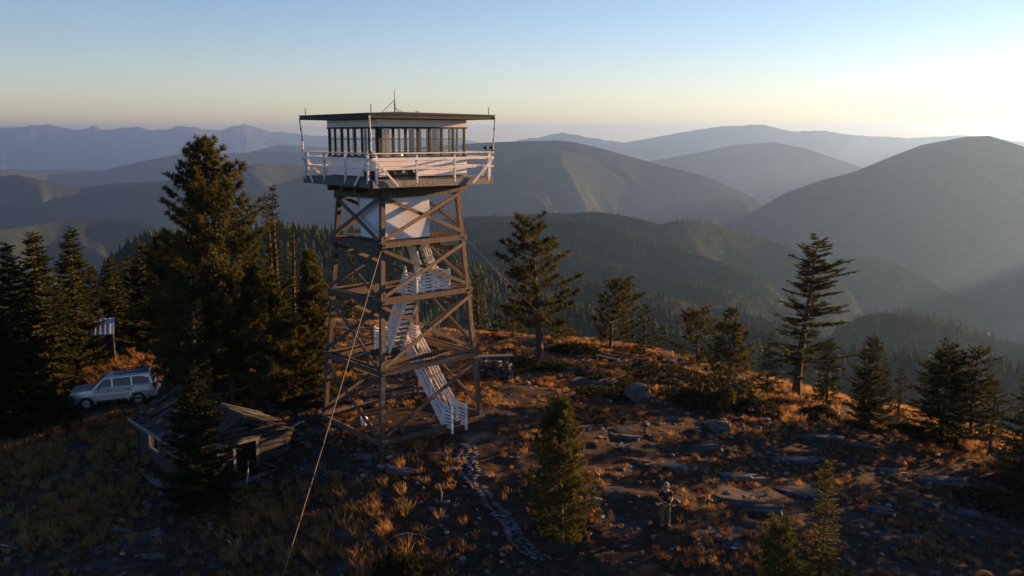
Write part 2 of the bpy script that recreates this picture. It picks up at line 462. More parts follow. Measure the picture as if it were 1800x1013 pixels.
h2e = hill('hill', [(1000, 545), (1060, 540), (1130, 545), (1220, 556), (1310, 575), (1380, 600), (1450, 640)], (1050, 950), 350, 180, .36, 40, 240, HM1, 200, 60, 24, jag=1.0)
h2k = hill('hill', [(1380, 500), (1440, 465), (1480, 454), (1530, 450), (1580, 468), (1640, 498), (1700, 535), (1760, 580)], 3300, 1200, 1000, .3, 160, 600, HM2, 160, 60, 5)
h2l = hill('hill', [(-900, 440), (-500, 398), (-260, 424), (-160, 420), (-60, 412), (0, 404), (70, 393), (140, 385), (230, 389), (300, 396), (400, 402), (560, 412), (700, 430)], 4300, 2200, 2000, .27, 240, 900, HM3, 320, 70, 6)
h3s = hill('hill', [(1400, 600), (1480, 572), (1560, 547), (1680, 510), (1800, 472), (1950, 420), (2100, 350), (2300, 270), (2500, 225), (2750, 220), (3000, 250), (3300, 330)], (4300, 5400), 1800, 1500, .32, 150, 900, HM3, 300, 60, 7)
h3l = hill('hill', [(-900, 345), (-600, 300), (-300, 332), (-160, 325), (-60, 316), (0, 310), (30, 307), (70, 316), (140, 330), (200, 323), (300, 318), (400, 302), (450, 288), (520, 292), (600, 296), (750, 305), (850, 320)], 7000, 3500, 2500, .26, 420, 1500, HM3, 380, 80, 8)
h3m = hill('hill', [(640, 275), (700, 262), (780, 256), (850, 251), (900, 249), (980, 247), (1010, 250), (1060, 262), (1150, 287), (1240, 310), (1300, 335), (1340, 356), (1400, 410)], 7300, 4000, 2500, .27, 560, 1700, HM3, 300, 110, 9)
h3s2 = hill('hill', [(800, 320), (860, 298), (930, 275), (990, 262), (1030, 274), (1080, 304), (1130, 340), (1180, 374), (1240, 405), (1300, 440)], 6300, 2600, 700, .30, 380, 1300, HM3, 220, 80, 25)
h3r = hill('hill', [(1120, 480), (1180, 445), (1250, 407), (1300, 385), (1380, 340), (1440, 318), (1500, 303), (1560, 278), (1620, 255), (1700, 240), (1740, 239), (1800, 258), (1880, 300), (1980, 360)], 5600, 3200, 2500, .36, 420, 1400, HM3, 300, 110, 10)
h4m = hill('hill', [(1000, 320), (1050, 303), (1150, 282), (1230, 268), (1290, 255), (1360, 250), (1420, 262), (1510, 293), (1600, 325)], 11000, 4000, 3000, .25, 500, 2200, HM3, 200, 60, 11)
h4l = hill('hill', [(-900, 300), (-600, 268), (-300, 304), (-160, 300), (-60, 298), (0, 298), (60, 300), (120, 298), (180, 300), (240, 286), (330, 268), (400, 270), (450, 268), (480, 266), (560, 270), (650, 285), (800, 310)], 12000, 4500, 3000, .22, 520, 2400, HM3, 340, 60, 12)
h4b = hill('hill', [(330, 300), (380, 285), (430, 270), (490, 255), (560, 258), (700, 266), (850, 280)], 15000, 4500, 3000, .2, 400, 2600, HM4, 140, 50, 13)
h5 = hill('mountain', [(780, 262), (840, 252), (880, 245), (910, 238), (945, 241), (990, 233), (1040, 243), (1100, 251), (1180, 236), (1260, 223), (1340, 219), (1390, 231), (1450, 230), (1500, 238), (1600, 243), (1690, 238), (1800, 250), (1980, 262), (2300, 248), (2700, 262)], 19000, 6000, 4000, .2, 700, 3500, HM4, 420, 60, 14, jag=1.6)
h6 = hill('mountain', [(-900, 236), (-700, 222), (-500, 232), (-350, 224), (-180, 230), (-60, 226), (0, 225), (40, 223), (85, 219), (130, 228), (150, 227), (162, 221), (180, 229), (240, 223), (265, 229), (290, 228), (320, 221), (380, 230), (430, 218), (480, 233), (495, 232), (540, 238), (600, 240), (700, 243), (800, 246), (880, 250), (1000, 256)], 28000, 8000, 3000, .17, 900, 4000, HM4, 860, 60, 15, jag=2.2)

# valley floor disc out to the horizon
ZV = -1150.0
def disc():
    az = np.linspace(0, 2 * np.pi, 97)[:-1]; r = np.geomspace(300, 33000, 14)
    V = np.stack([np.outer(r, np.sin(az)), np.outer(r, np.cos(az)), np.full((14, 96), ZV)], -1).reshape(-1, 3)
    i, j = np.meshgrid(np.arange(13), np.arange(96), indexing='ij'); j2 = (j + 1) % 96
    Fc = np.stack([i * 96 + j, (i + 1) * 96 + j, (i + 1) * 96 + j2, i * 96 + j2], -1).reshape(-1, 4)
    return V, Fc
Vd, Fd = disc()
tag(link_mesh('valley_floor', np_mesh('valley_floor', Vd, Fd, HM3)), kind='structure')
ZMIN[0] = min(ZMIN[0], ZV)

def haze():
    m = bpy.data.materials.new('haze_air'); m.use_nodes = True
    n = m.node_tree; n.nodes.clear()
    o = n.nodes.new('ShaderNodeOutputMaterial'); v = n.nodes.new('ShaderNodeVolumePrincipled')
    v.inputs['Color'].default_value = (*HAZE_COLOR, 1); v.inputs['Density'].default_value = HAZE_DENSITY; v.inputs['Anisotropy'].default_value = HAZE_ANISO
    n.links.new(v.outputs[0], o.inputs['Volume'])
    b = MB().box(-36000, 36000, -36000, 36000, ZMIN[0] - 1, ZMAX[0] + 6)
    h = b.build('haze', m)
    tag(h, kind='stuff')
haze()
# ------------------------------------------------------------------ the lookout tower
YAW = 0.6718
TC = Vector((-5.3069, 41.8342, 0))
EU = Vector((math.cos(YAW), math.sin(YAW), 0))       # along the stair face
EV = Vector((-math.sin(YAW), math.cos(YAW), 0))      # along the other visible face
Z0, ZC, ZB, ZA, ZT = 0.12, 3.2016, 6.2993, 8.757, 11.044
def tw(u, v, z): return TC + EU * u + EV * v + Vector((0, 0, z))
def half(z): return 2.7219 + (1.9547 - 2.7219) * z / ZT
def lean(u, v): return .055 * (u - v) / 2.7          # the stair side stands a little higher
tower = tag(empty('lookout_tower', TC), 'tall timber fire lookout tower with white railed cab on top', 'lookout tower')
ORG = TC
def tpart(mb, name, m, parent=None, **k): return mb.build(name, m, parent or tower, ORG, **k)
CORN = ((-1, -1), (1, -1), (1, 1), (-1, 1))           # near, stair-side, back, cabin-side
def post_pt(c, z, out=0.0):
    h = half(z) + out
    return tw(c[0] * h, c[1] * h, z + lean(c[0] * h, c[1] * h))
rg = random.Random(3)
for c in CORN:
    zs = [-.5, ZC, ZB, ZA, ZT + .1]
    tpart(MB().bar(post_pt(c, zs[0]), post_pt(c, zs[-1]), .20, .20, side=EU), 'post', M['timber'])
FACES = [(CORN[0], CORN[1]), (CORN[0], CORN[3]), (CORN[3], CORN[2]), (CORN[1], CORN[2])]
for fi, (ca, cb) in enumerate(FACES):
    ax = (Vector((cb[0] - ca[0], cb[1] - ca[1], 0))).normalized()
    axw = EU * ax.x + EV * ax.y
    mid = Vector(((ca[0] + cb[0]) / 2, (ca[1] + cb[1]) / 2, 0)); nrm = (EU * mid.x + EV * mid.y).normalized()
    for zi, z in enumerate((Z0, ZC, ZB, ZA, ZT - .13)):
        a, b = post_pt(ca, z), post_pt(cb, z)
        hgt = .23 if zi < 4 else .28
        o = nrm * .168
        ext = axw * (.13 if fi % 2 == 0 else .10)
        tpart(MB().bar(a + o - ext, b + o + ext, .09, hgt, side=nrm), 'beam', M['timber'])
        if 0 < zi < 4: tpart(MB().bar(a - o - Vector((0, 0, .02)), b - o - Vector((0, 0, .02)), .07, .24, side=nrm), 'beam', M['timber'])
    lv = [Z0, ZC, ZB, ZA, ZT]
    for k in range(4):
        za, zb = lv[k] + .26, lv[k + 1] - .24
        for d in (0, 1):
            if fi == 0 and k == 0 and d == 1: continue
            p, q = (ca, cb) if d == 0 else (cb, ca)
            a, b = post_pt(p, za), post_pt(q, zb)
            o = nrm * (.158 if d else .236)
            tpart(MB().bar(a + o, b + o, .065, .155, side=nrm), 'brace', M['timber'])
# bolts heads at the joints of the two visible faces
for fi, (ca, cb) in enumerate(FACES[:2]):
    mid = Vector(((ca[0] + cb[0]) / 2, (ca[1] + cb[1]) / 2, 0)); nrm = (EU * mid.x + EV * mid.y).normalized()
    for c in (ca, cb):
        for z in (Z0, ZC, ZB, ZA):
            p = post_pt(c, z) + nrm * .21
            tpart(MB().tube([p, p + nrm * .03], .04, 6), 'bolt', M['dark'])
# ties across the middle of each level
for z in (ZC, ZB, ZA):
    h = half(z) - .1
    tpart(MB().bar(tw(-h, -.55, z - .16), tw(h, -.55, z - .16), .12, .22), 'beam', M['timber'])
    tpart(MB().bar(tw(-h, 1.5, z - .16), tw(h, 1.5, z - .16), .12, .22), 'beam', M['timber'])
    tpart(MB().bar(tw(1.62, -h, z - .4), tw(1.62, h, z - .4), .12, .2), 'beam', M['timber'])

# white storeroom slung under the cab
BX0, BX1, BY0, BY1, BZ0, BZ1 = -1.92, .48, -1.92, .10, 9.02, 11.0
def storeroom():
    fl = MB(); fl.hexa([tw(BX0 - .1, BY0 - .1, BZ0 - .24), tw(BX1 + .1, BY0 - .1, BZ0 - .24), tw(BX1 + .1, BY1 + .1, BZ0 - .24), tw(BX0 - .1, BY1 + .1, BZ0 - .24)],
                       [tw(BX0 - .1, BY0 - .1, BZ0 - .08), tw(BX1 + .1, BY0 - .1, BZ0 - .08), tw(BX1 + .1, BY1 + .1, BZ0 - .08), tw(BX0 - .1, BY1 + .1, BZ0 - .08)])
    tpart(fl, 'floor', M['dark'])
    st = MB(); q = lambda x0, x1, y0, y1, z0, z1: st.hexa([tw(x0, y0, z0), tw(x1, y0, z0), tw(x1, y1, z0), tw(x0, y1, z0)], [tw(x0, y0, z1), tw(x1, y0, z1), tw(x1, y1, z1), tw(x0, y1, z1)])
    q(BX0, BX1, BY0, BY1, BZ0 - .07, BZ1)
    s = tpart(st, 'storeroom', M['sheet'], bevel=.02)
    for u in (-1.4, -.2, .9): tpart(MB().bar(tw(u, -2.05, BZ0 - .36), tw(u, 2.05, BZ0 - .36), .16, .22), 'joist', M['timber'])
storeroom()
# platform at the storeroom level reached by the last flight, behind it
for i in range(9):
    x = .62 + i * .155
    tpart(MB().bar(tw(x, .55, ZA + .14), tw(x, 1.85, ZA + .14), .14, .045), 'deck_board', M['timber_grey'])
for i in range(9):
    x = -1.78 + i * .25
    tpart(MB().bar(tw(x, .55, ZA + .14), tw(x, 1.85, ZA + .14), .23, .045), 'deck_board', M['timber_grey'])

# stairs: four switchback flights with boarded white railings
def flight(u, v0, z0, v1, z1, wdt=.66, boards=3):
    st = empty('stair', TC, parent=None); st.location = (0, 0, 0); st.parent = tower
    n = max(6, int((z1 - z0) / .24)); sgn = 1 if v1 > v0 else -1
    for s in (-1, 1):
        MB().bar(tw(u + s * wdt / 2, v0, z0 - .05), tw(u + s * wdt / 2, v1, z1 - .05), .05, .24, side=EU).build('stringer', M['white'] , st, ORG)
        for b in range(boards):
            h = .30 + b * .31
            MB().bar(tw(u + s * (wdt / 2 + .055), v0, z0 + h), tw(u + s * (wdt / 2 + .055), v1, z1 + h), .03, .12, side=EU).build('rail_board', M['white'], st, ORG)
        for k in range(4):
            t = k / 3; v = v0 + (v1 - v0) * t; z = z0 + (z1 - z0) * t
            MB().bar(tw(u + s * (wdt / 2 + .01), v, z - .1), tw(u + s * (wdt / 2 + .01), v, z + .98), .08, .05, side=EV).build('baluster', M['white'], st, ORG)
    for i in range(n):
        t = (i + .6) / n; v = v0 + (v1 - v0) * t; z = z0 + (z1 - z0) * t
        MB().bar(tw(u - wdt / 2 + .03, v, z), tw(u + wdt / 2 - .03, v, z), .22, .04, side=EV).build('tread', M['timber_grey'], st, ORG)
    return st
flight(1.05, -2.6, .1, .72, ZC)
flight(.10, .72, ZC, -1.05, ZB, boards=4)
flight(1.05, -1.05, ZB, .62, ZA + .1)
flight(-.9, .75, ZA + .16, 1.75, ZT + .4, boards=3)
def landing(x0, x1, y0, y1, z, rails, nsl=7):
    ld = empty('landing', (0, 0, 0), parent=tower)
    n = int((x1 - x0) / .16)
    for i in range(n):
        x = x0 + (i + .5) * (x1 - x0) / n
        MB().bar(tw(x, y0, z), tw(x, y1, z), (x1 - x0) / n - .012, .045).build('deck_board', M['timber_grey'], ld, ORG)
    for y in (y0 + .1, y1 - .1): MB().bar(tw(x0, y, z - .13), tw(x1, y, z - .13), .07, .2).build('joist', M['timber'], ld, ORG)
    for (ax, ay, bx, by) in rails:
        d = (EU * (bx - ax) + EV * (by - ay)).normalized(); nr = d.cross(Vector((0, 0, 1)))
        for k in range(nsl):
            zz = z + .10 + k * .145 + rg.uniform(-.008, .008)
            MB().bar(tw(ax, ay, zz), tw(bx, by, zz), .028, .085, side=nr).build('slat', M['white'], ld, ORG)
        L = math.hypot(bx - ax, by - ay); m = max(2, int(L / .75) + 1)
        for k in range(m):
            t = k / (m - 1); p = tw(ax + (bx - ax) * t, ay + (by - ay) * t, z) - nr * .05
            MB().bar(p - Vector((0, 0, .05)), p + Vector((0, 0, 1.1)), .07, .07, side=nr).build('rail_post', M['white'], ld, ORG)
landing(-.35, 1.5, .75, 1.75, ZC, [(-.35, .75, -.35, 1.75), (-.35, 1.75, 1.5, 1.75), (1.5, .75, 1.5, 1.75)])
landing(-.35, 1.5, -2.0, -1.08, ZB, [(-.35, -2.0, 1.5, -2.0), (-.35, -1.08, -.35, -2.0), (1.5, -2.0, 1.5, -1.08)])
# slatted gate panels at the foot of the stair
for u in (.66, 1.45):
    g = empty('gate_panel', (0, 0, 0), parent=tower)
    for v in (-3.28, -2.55):
        MB().bar(tw(u, v, -.1), tw(u, v, 1.26), .09, .09, side=EU).build('rail_post', M['white'], g, ORG)
    for k in range(7): MB().bar(tw(u - .062, -3.33, .22 + k * .16), tw(u - .062, -2.5, .22 + k * .16), .03, .09, side=EU).build('slat', M['white'], g, ORG)

# catwalk
ZD, DH = 11.67, 3.1214
for y in (-1.9, -.64, .64, 1.9):
    tpart(MB().bar(tw(-2.55, y, ZT + .06), tw(2.55, y, ZT + .06), .2, .26), 'bearer', M['timber'])
for i in range(11):
    x = -2.95 + i * .59
    tpart(MB().bar(tw(x, -DH + .06, ZD - .25), tw(x, DH - .06, ZD - .25), .07, .24), 'joist', M['timber'])
n = 36
for i in range(n):
    w = 2 * DH / n; x = -DH + (i + .5) * w
    tpart(MB().bar(tw(x, -DH + rg.uniform(-.01, .03), ZD - .06), tw(x, DH - rg.uniform(-.01, .03), ZD - .06), w - .012, .05), 'deck_board', M['timber_grey'])
for c, d in ((CORN[0], CORN[1]), (CORN[0], CORN[3]), (CORN[3], CORN[2]), (CORN[1], CORN[2])):
    mid = Vector(((c[0] + d[0]) / 2, (c[1] + d[1]) / 2, 0)); nrm = (EU * mid.x + EV * mid.y)
    a = tw(c[0] * DH, c[1] * DH, ZD - .22) + nrm * .05; b = tw(d[0] * DH, d[1] * DH, ZD - .22) + nrm * .05
    tpart(MB().bar(a, b, .05, .3, side=nrm), 'rim_board', M['timber_grey'])
    # rails
    for zz, hh in ((1.06, .05), (.82, .11), (.42, .085)):
        s0 = rg.uniform(-.015, .015)
        tpart(MB().bar(a + Vector((0, 0, .22 + zz + s0)) + nrm * .03, b + Vector((0, 0, .22 + zz - s0)) + nrm * .03, .045 if zz < 1 else .12, hh, side=nrm), 'rail', M['white'])
    for t in (.035, .35, .665, .965):
        p = a.lerp(b, t) + Vector((0, 0, .22)) - nrm * .01
        tpart(MB().bar(p - Vector((0, 0, .2)), p + Vector((0, 0, 1.03)), .08, .08, side=nrm), 'rail_post', M['white'])
    for s, t0, t1 in ((0, .01, .19), (1, .99, .81)):
        p = a.lerp(b, t0) + Vector((0, 0, 1.02)) + nrm * .1; q = a.lerp(b, t1) + Vector((0, 0, -.08)) + nrm * .1
        tpart(MB().bar(p, q, .045, .085, side=nrm), 'rail_brace', M['white'])

# cab
CS, ZW0, ZW1, ZR0 = 2.3067, 12.5527, 13.7915, 14.14
def quadbox(mb, u0, u1, v0, v1, z0, z1):
    return mb.hexa([tw(u0, v0, z0), tw(u1, v0, z0), tw(u1, v1, z0), tw(u0, v1, z0)], [tw(u0, v0, z1), tw(u1, v0, z1), tw(u1, v1, z1), tw(u0, v1, z1)])
tpart(quadbox(MB(), -CS + .13, CS - .13, -CS + .13, CS - .13, ZD - .02, ZD + .03), 'floor', M['timber_grey'])
FR = [(Vector((1, 0, 0)), Vector((0, -1, 0))), (Vector((0, 1, 0)), Vector((-1, 0, 0))), (Vector((-1, 0, 0)), Vector((0, 1, 0))), (Vector((0, -1, 0)), Vector((1, 0, 0)))]
curt = mat('curtain', (.34, .27, .17), (.46, .37, .24), 6, .9, .1, (8, 8, 1))
for fi, (ax, nv) in enumerate(FR):
    def L3(s, o, z): return tw(ax.x * s + nv.x * (CS + o), ax.y * s + nv.y * (CS + o), z)
    axw = EU * ax.x + EV * ax.y; nw = EU * nv.x + EV * nv.y
    e = CS if fi % 2 == 0 else CS - .1
    def slab(z0, z1, t=.1, o=-.05, ee=None): 
        ee = e if ee is None else ee
        return MB().hexa([L3(-ee, o - t / 2, z0), L3(ee, o - t / 2, z0), L3(ee, o + t / 2, z0), L3(-ee, o + t / 2, z0)], [L3(-ee, o - t / 2, z1), L3(ee, o - t / 2, z1), L3(ee, o + t / 2, z1), L3(-ee, o + t / 2, z1)])
    lw = tpart(slab(ZD + .031, ZW0 - .05), 'wall', M['white_wall'])
    for k in range(4):
        zz = ZD + .12 + k * .2
        MB().bar(L3(-e, .008, zz), L3(e, .008, zz), .016, .014, side=nw).build('siding_lap', M['white_wall'], lw, ORG)
    tpart(slab(ZW1 + .05, ZR0), 'wall', M['white_wall'])
    for zz in (ZW0 - .015, ZW1 + .015): tpart(MB().bar(L3(-e - .004, 0, zz), L3(e + .004, 0, zz), .12, .068, side=nw), 'trim_board', M['green'])
    # corner posts and mullions
    tpart(MB().bar(L3(-CS + .06, -.01, ZW0 + .02), L3(-CS + .06, -.01, ZW1 - .02), .13, .13, side=axw), 'corner_post', M['green'])
    nw_ = 7
    for k in range(nw_):
        w = (2 * CS - .26) / nw_; s0 = -CS + .13 + k * w; s1 = s0 + w
        wn = empty('window', (0, 0, 0), parent=tower)
        f = MB()
        for s in (s0 + .028, s1 - .028): f.bar(L3(s, -.005, ZW0 + .02), L3(s, -.005, ZW1 - .02), .054, .06, side=axw)
        f.build('frame', M['green'], wn, ORG)
        MB().bar(L3(s0 + .056, -.005, ZW0 + .76), L3(s1 - .056, -.005, ZW0 + .76), .05, .03, side=nw).build('muntin', M['green'], wn, ORG)
        MB().bar(L3((s0 + s1) / 2, -.03, ZW0 + .02), L3((s0 + s1) / 2, -.03, ZW1 - .02), w - .115, .006, side=axw).build('pane', M['glass'], wn, ORG)
        if (fi, k) in ((0, 4), (2, 2)):
            mb = MB()
            for q in range(7):
                t0 = s0 + .02 + (w - .04) * q / 7
                mb.bar(L3(t0 + .03, -.13 - .015 * (q % 2), ZW0 - .05), L3(t0 + .03, -.13 - .015 * (q % 2), ZW1 - .02), .06, .02, side=axw)
            mb.build('curtain', curt, wn, ORG)
    if fi == 0:
        pass
# ceiling and roof
tpart(quadbox(MB(), -CS + .11, CS - .11, -CS + .11, CS - .11, ZR0 - .06, ZR0 - .02), 'ceiling', M['white_wall'])
RS, ZR = 3.2005, 14.3846
tpart(MB().add([tw(-RS + .06, -RS + .06, ZR - .2), tw(RS - .06, -RS + .06, ZR - .2), tw(RS - .06, RS - .06, ZR - .2), tw(-RS + .06, RS - .06, ZR - .2), tw(-CS + .02, -CS + .02, ZR0 + .006), tw(CS - .02, -CS + .02, ZR0 + .006), tw(CS - .02, CS - .02, ZR0 + .006), tw(-CS + .02, CS - .02, ZR0 + .006)],
              [(0, 1, 5, 4), (1, 2, 6, 5), (2, 3, 7, 6), (3, 0, 4, 7), (4, 5, 6, 7)]), 'soffit', M['soffit'])
for c, d in FACES:
    mid = Vector(((c[0] + d[0]) / 2, (c[1] + d[1]) / 2, 0)); nrm = (EU * mid.x + EV * mid.y)
    k = RS - .02 if mid.x else RS + .02
    a = tw(c[0] * RS, c[1] * RS, ZR - .11); b = tw(d[0] * RS, d[1] * RS, ZR - .11)
    if mid.x: dd = (b - a).normalized() * .03; a += dd; b -= dd
    tpart(MB().bar(a, b, .05, .2, side=nrm), 'fascia', M['green'])
rf = MB()
q = [tw(sx * (RS + .05), sy * (RS + .05), ZR) for sx, sy in ((-1, -1), (1, -1), (1, 1), (-1, 1))]
rf.add(q + [tw(0, 0, ZR + .16)] + [p - Vector((0, 0, .05)) for p in q], [(0, 1, 4), (1, 2, 4), (2, 3, 4), (3, 0, 4), (0, 5, 6, 1), (1, 6, 7, 2), (2, 7, 8, 3), (3, 8, 5, 0), (8, 7, 6, 5)])
roof = tpart(rf, 'roof', M['green'])
for (sx, sy) in CORN:
    p = tw(sx * (RS - .18), sy * (RS - .18), ZR)
    MB().tube([p, p + Vector((0, 0, .34))], .02, 6).build('lightning_rod', M['dark'], roof, ORG)
    a = tw(sx * (RS + .03), sy * (RS + .03), ZR - .1); b = tw(sx * (DH + .02), sy * (DH + .02), ZD + 1.0)
    cb = tpart(MB().tube([a, a.lerp(b, .5) + Vector((.02, .01, 0)), b], .032, 7), 'corner_strut', M['white'])
    for t in (.3, .6, .9):
        m0 = a.lerp(b, t); m1 = a.lerp(b, t + .045)
        MB().tube([m0, m1], .036, 7).build('strut_collar', M['dark'], cb, ORG)
p = tw(1.0, -.3, ZR)
MB().tube([p, p + Vector((0, 0, .2))], .03, 6).build('vent_pipe', M['dark'], roof, ORG)
p = tw(-.05, .0, ZR + .14)
an = MB().tube([p, p + Vector((0, 0, .35)), p + Vector((0, 0, .36)), p + Vector((0, 0, 1.0))], [.035, .03, .018, .012], 6)
an = tpart(an, 'antenna', M['dark'])
for dx, dz in ((-.55, .55), (.3, .2), (.1, .2)):
    MB().tube([p + Vector((0, 0, dz)), p + EU * dx * 1.1 + EV * (.2 if dx < 0 else -.3) + Vector((0, 0, -.05))], .012, 4).build('stay_wire', M['dark'], an, ORG)
for k in range(3): MB().bar(p + Vector((-.09 + .02 * k, 0, .32 + k * .1)), p + Vector((.09 - .02 * k, 0, .32 + k * .1)), .03, .02).build('antenna_arm', M['dark'], an, ORG)

# inside the cab: table with instrument, cot, stove
def inside():
    t = tag(empty('instrument_stand', tw(.1, .1, ZD + .03), YAW), 'instrument stand in the middle of the lookout cab', 'stand')
    MB().box(-.3, .3, -.3, .3, 0, .85).build('cabinet', M['timber_grey'], t)
    MB().tube([(0, 0, .851), (0, 0, .92)], .28, 14).build('dial', M['steel'], t)
    MB().bar((-.02, -.26, .93), (-.02, -.26, 1.25), .05, .03).build('sight', M['dark'], t)
    t = tag(empty('desk', tw(1.2, -1.75, ZD + .03), YAW), 'small desk under the cab windows on the stair side', 'desk')
    MB().box(-.7, .7, -.3, .3, .74, .79).build('tabletop', M['timber'], t)
    for x in (-.64, .64):
        for y in (-.24, .24): MB().box(x - .03, x + .03, y - .03, y + .03, 0, .739).build('leg', M['timber'], t)
    t = tag(empty('cot', tw(-1.5, 1.2, ZD + .03), YAW), 'narrow cot along the cab wall', 'bed')
    MB().box(-.4, .4, -.95, .95, .25, .34).build('frame', M['timber'], t)
    MB().box(-.38, .38, -.92, .92, .341, .52).build('mattress', M['pale'], t, bevel=.05)
    MB().box(-.3, .3, .55, .85, .521, .64).build('pillow', M['white_wall'], t, bevel=.04)
    for x in (-.36, .36):
        for y in (-.9, .9): MB().box(x - .03, x + .03, y - .03, y + .03, 0, .249).build('leg', M['timber'], t)
inside()

# things on the catwalk
t = tag(empty('storage_box', tw(-1.35, -2.72, ZD - .03), YAW), 'dark storage box on the catwalk under the windows', 'box')
MB().box(-.62, .62, -.2, .2, 0, .34).build('body', M['dark'], t, bevel=.02)
MB().box(-.64, .64, -.22, .22, .341, .40).build('lid', mat('blue_black_lid', (.02, .026, .034), (.035, .045, .055), 5, .4), t, bevel=.015)
for x in (-.12, .4): MB().box(x - .05, x + .05, -.235, -.221, .26, .36).build('latch', M['steel'], t)
t = tag(empty('battery_case', tw(-2.72, -2.3, ZD - .03), YAW), 'small dark case on the catwalk beside the near corner post', 'box')
MB().box(-.2, .2, -.24, .24, 0, .3).build('body', M['dark'], t, bevel=.02)
MB().box(-.21, .21, -.25, .25, .301, .34).build('lid', M['dark'], t)
for dx, lab in ((.0, 'round dark wind cup gauge beside the last railing post'), (.32, 'round dark lamp fixed to the end railing post')):
    p = tw(2.75 + dx, -3.16, ZD + 1.05)
    g = tag(empty('weather_gauge' if dx == 0 else 'lamp', p, YAW), lab, 'gauge' if dx == 0 else 'lamp')
    MB().tube([(0, 0, -.05), (0, 0, .18)], .015, 6).build('stem', M['dark'], g)
    MB().tube([(0, 0, .13), (0, 0, .17), (0, 0, .24), (0, 0, .28)], [.04, .095, .095, .03], 10).build('head', M['dark'], g)
    MB().tube([(-.11, 0, .2), (.11, 0, .2)], .02, 6).build('arm', M['dark'], g)

# guy cables
def cable(a, b, r, sag, label, clamps, m='rope'):
    a, b = Vector(a), Vector(b); n = 24
    pts = [a.lerp(b, i / n) - Vector((0, 0, sag * 4 * (i / n) * (1 - i / n))) for i in range(n + 1)]
    c = tag(empty('guy_cable', a), label, 'cable', 'guy cables of the tower')
    MB().tube(pts, r, 6).build('wire', M[m], c, a)
    for t in clamps:
        p = a.lerp(b, t) - Vector((0, 0, sag * 4 * t * (1 - t))); q = a.lerp(b, t + .012) - Vector((0, 0, sag * 4 * t * (1 - t)))
        MB().tube([p, p.lerp(q, .3), p.lerp(q, .7), q], [r * 1.2, r * 2.1, r * 2.1, r * 1.2], 8).build('clamp', M['dark'], c, a)
gp = at(497, 1012)
cable(post_pt(CORN[0], ZA - .25, .17), gp, .017, .12, 'pale guy cable running down to the grass in front of the tower', (.62, .71, .74, .84))
gp2 = at(1010, 606)
cable(post_pt(CORN[1], ZA - .1, .15), Vector((gp2.x, gp2.y, gp2.z)), 0.006, .15, 'thin dark guy cable running off behind the windswept pine', (.05,), 'dark')

# white bucket under the tower
p = at(640, 747)
b = tag(empty('bucket', p), 'white plastic bucket standing under the tower', 'bucket')
bm = mat('white_plastic', (.72, .72, .72), (.82, .82, .82), 3, .4)
o = MB().tube([(0, 0, 0), (0, 0, .38), (0, 0, .381), (0, 0, .03)], [.13, .165, .15, .12], 16, cap=False); o.f.append(tuple(range(16))); o.f.append(tuple(48 + k for k in range(15, -1, -1)))
o.build('body', bm, b)
MB().tube([(0, 0, .33), (0, 0, .36)], .175, 16).build('rim', bm, b)
MB().tube([(math.cos(a) * .17, math.sin(a) * .06 - .04, .34 - math.sin(a) * .22) for a in np.linspace(0, math.pi, 9)], .006, 4).build('handle', M['steel'], b)
#==CUT2==
# ------------------------------------------------------------------ conifers
TW = np.array([  # flat fir spray, x along the twig, y across, z up
    [(0, -.07, 0), (1, 0, -.02), (0, .07, 0)],
    [(.05, 0, 0), (.45, .5, .03), (.30, 0, .02)], [(.05, 0, 0), (.30, 0, .02), (.45, -.5, .03)],
    [(.32, 0, 0), (.74, .42, .0), (.55, 0, .01)], [(.32, 0, 0), (.55, 0, .01), (.74, -.42, .0)],
    [(.05, 0, -.06), (.95, 0, .03), (.25, 0, .22)]])
def tuft_template(seed, n=9):
    r = np.random.RandomState(seed); T = []
    for i in range(n):
        th = math.acos(1 - r.rand() * .95); ph = r.rand() * 6.283
        d = np.array([math.cos(th), math.sin(th) * math.cos(ph), math.sin(th) * math.sin(ph)])
        q = np.cross(d, r.randn(3)); q /= np.linalg.norm(q); L = .75 + .35 * r.rand()
        T.append([tuple(-q * .085), tuple(d * L), tuple(q * .085 + d * .05)])
    return np.array(T)
PT = [tuft_template(s) for s in range(4)]
def spray(T, B, D, L, W, up, rng, tilt=.35):
    """place template T at bases B along directions D -> (n*k*3,3)"""
    D = D / np.linalg.norm(D, axis=1, keepdims=True)
    U = np.broadcast_to(up, D.shape) + rng.randn(*D.shape) * tilt
    S = np.cross(D, U); S /= np.linalg.norm(S, axis=1, keepdims=True) + 1e-9
    N = np.cross(S, D)
    t = T.reshape(-1, 3)
    P = B[:, None] + L[:, None, None] * t[None, :, :1] * D[:, None] + W[:, None, None] * (t[None, :, 1:2] * S[:, None] + t[None, :, 2:3] * N[:, None])
    return P.reshape(-1, 3)

def tubes(lines, rads, n=4):
    V = []; Fq = []; base = 0
    ang = np.arange(n) * 2 * np.pi / n
    for P, r in zip(lines, rads):
        P = np.asarray(P); m = len(P)
        d = np.gradient(P, axis=0); d /= np.linalg.norm(d, axis=1, keepdims=True) + 1e-9
        a = np.cross(d, np.where(np.abs(d[:, 2:3]) < .9, [[0, 0, 1.]], [[1., 0, 0]])); a /= np.linalg.norm(a, axis=1, keepdims=True) + 1e-9
        b = np.cross(d, a)
        ring = P[:, None] + np.asarray(r)[:, None, None] * (np.cos(ang)[None, :, None] * a[:, None] + np.sin(ang)[None, :, None] * b[:, None])
        V.append(ring.reshape(-1, 3))
        i, j = np.meshgrid(np.arange(m - 1), np.arange(n), indexing='ij'); j2 = (j + 1) % n
        Fq.append((np.stack([i * n + j, i * n + j2, (i + 1) * n + j2, (i + 1) * n + j], -1) + base).reshape(-1, 4)); base += m * n
    return np.concatenate(V), np.concatenate(Fq)

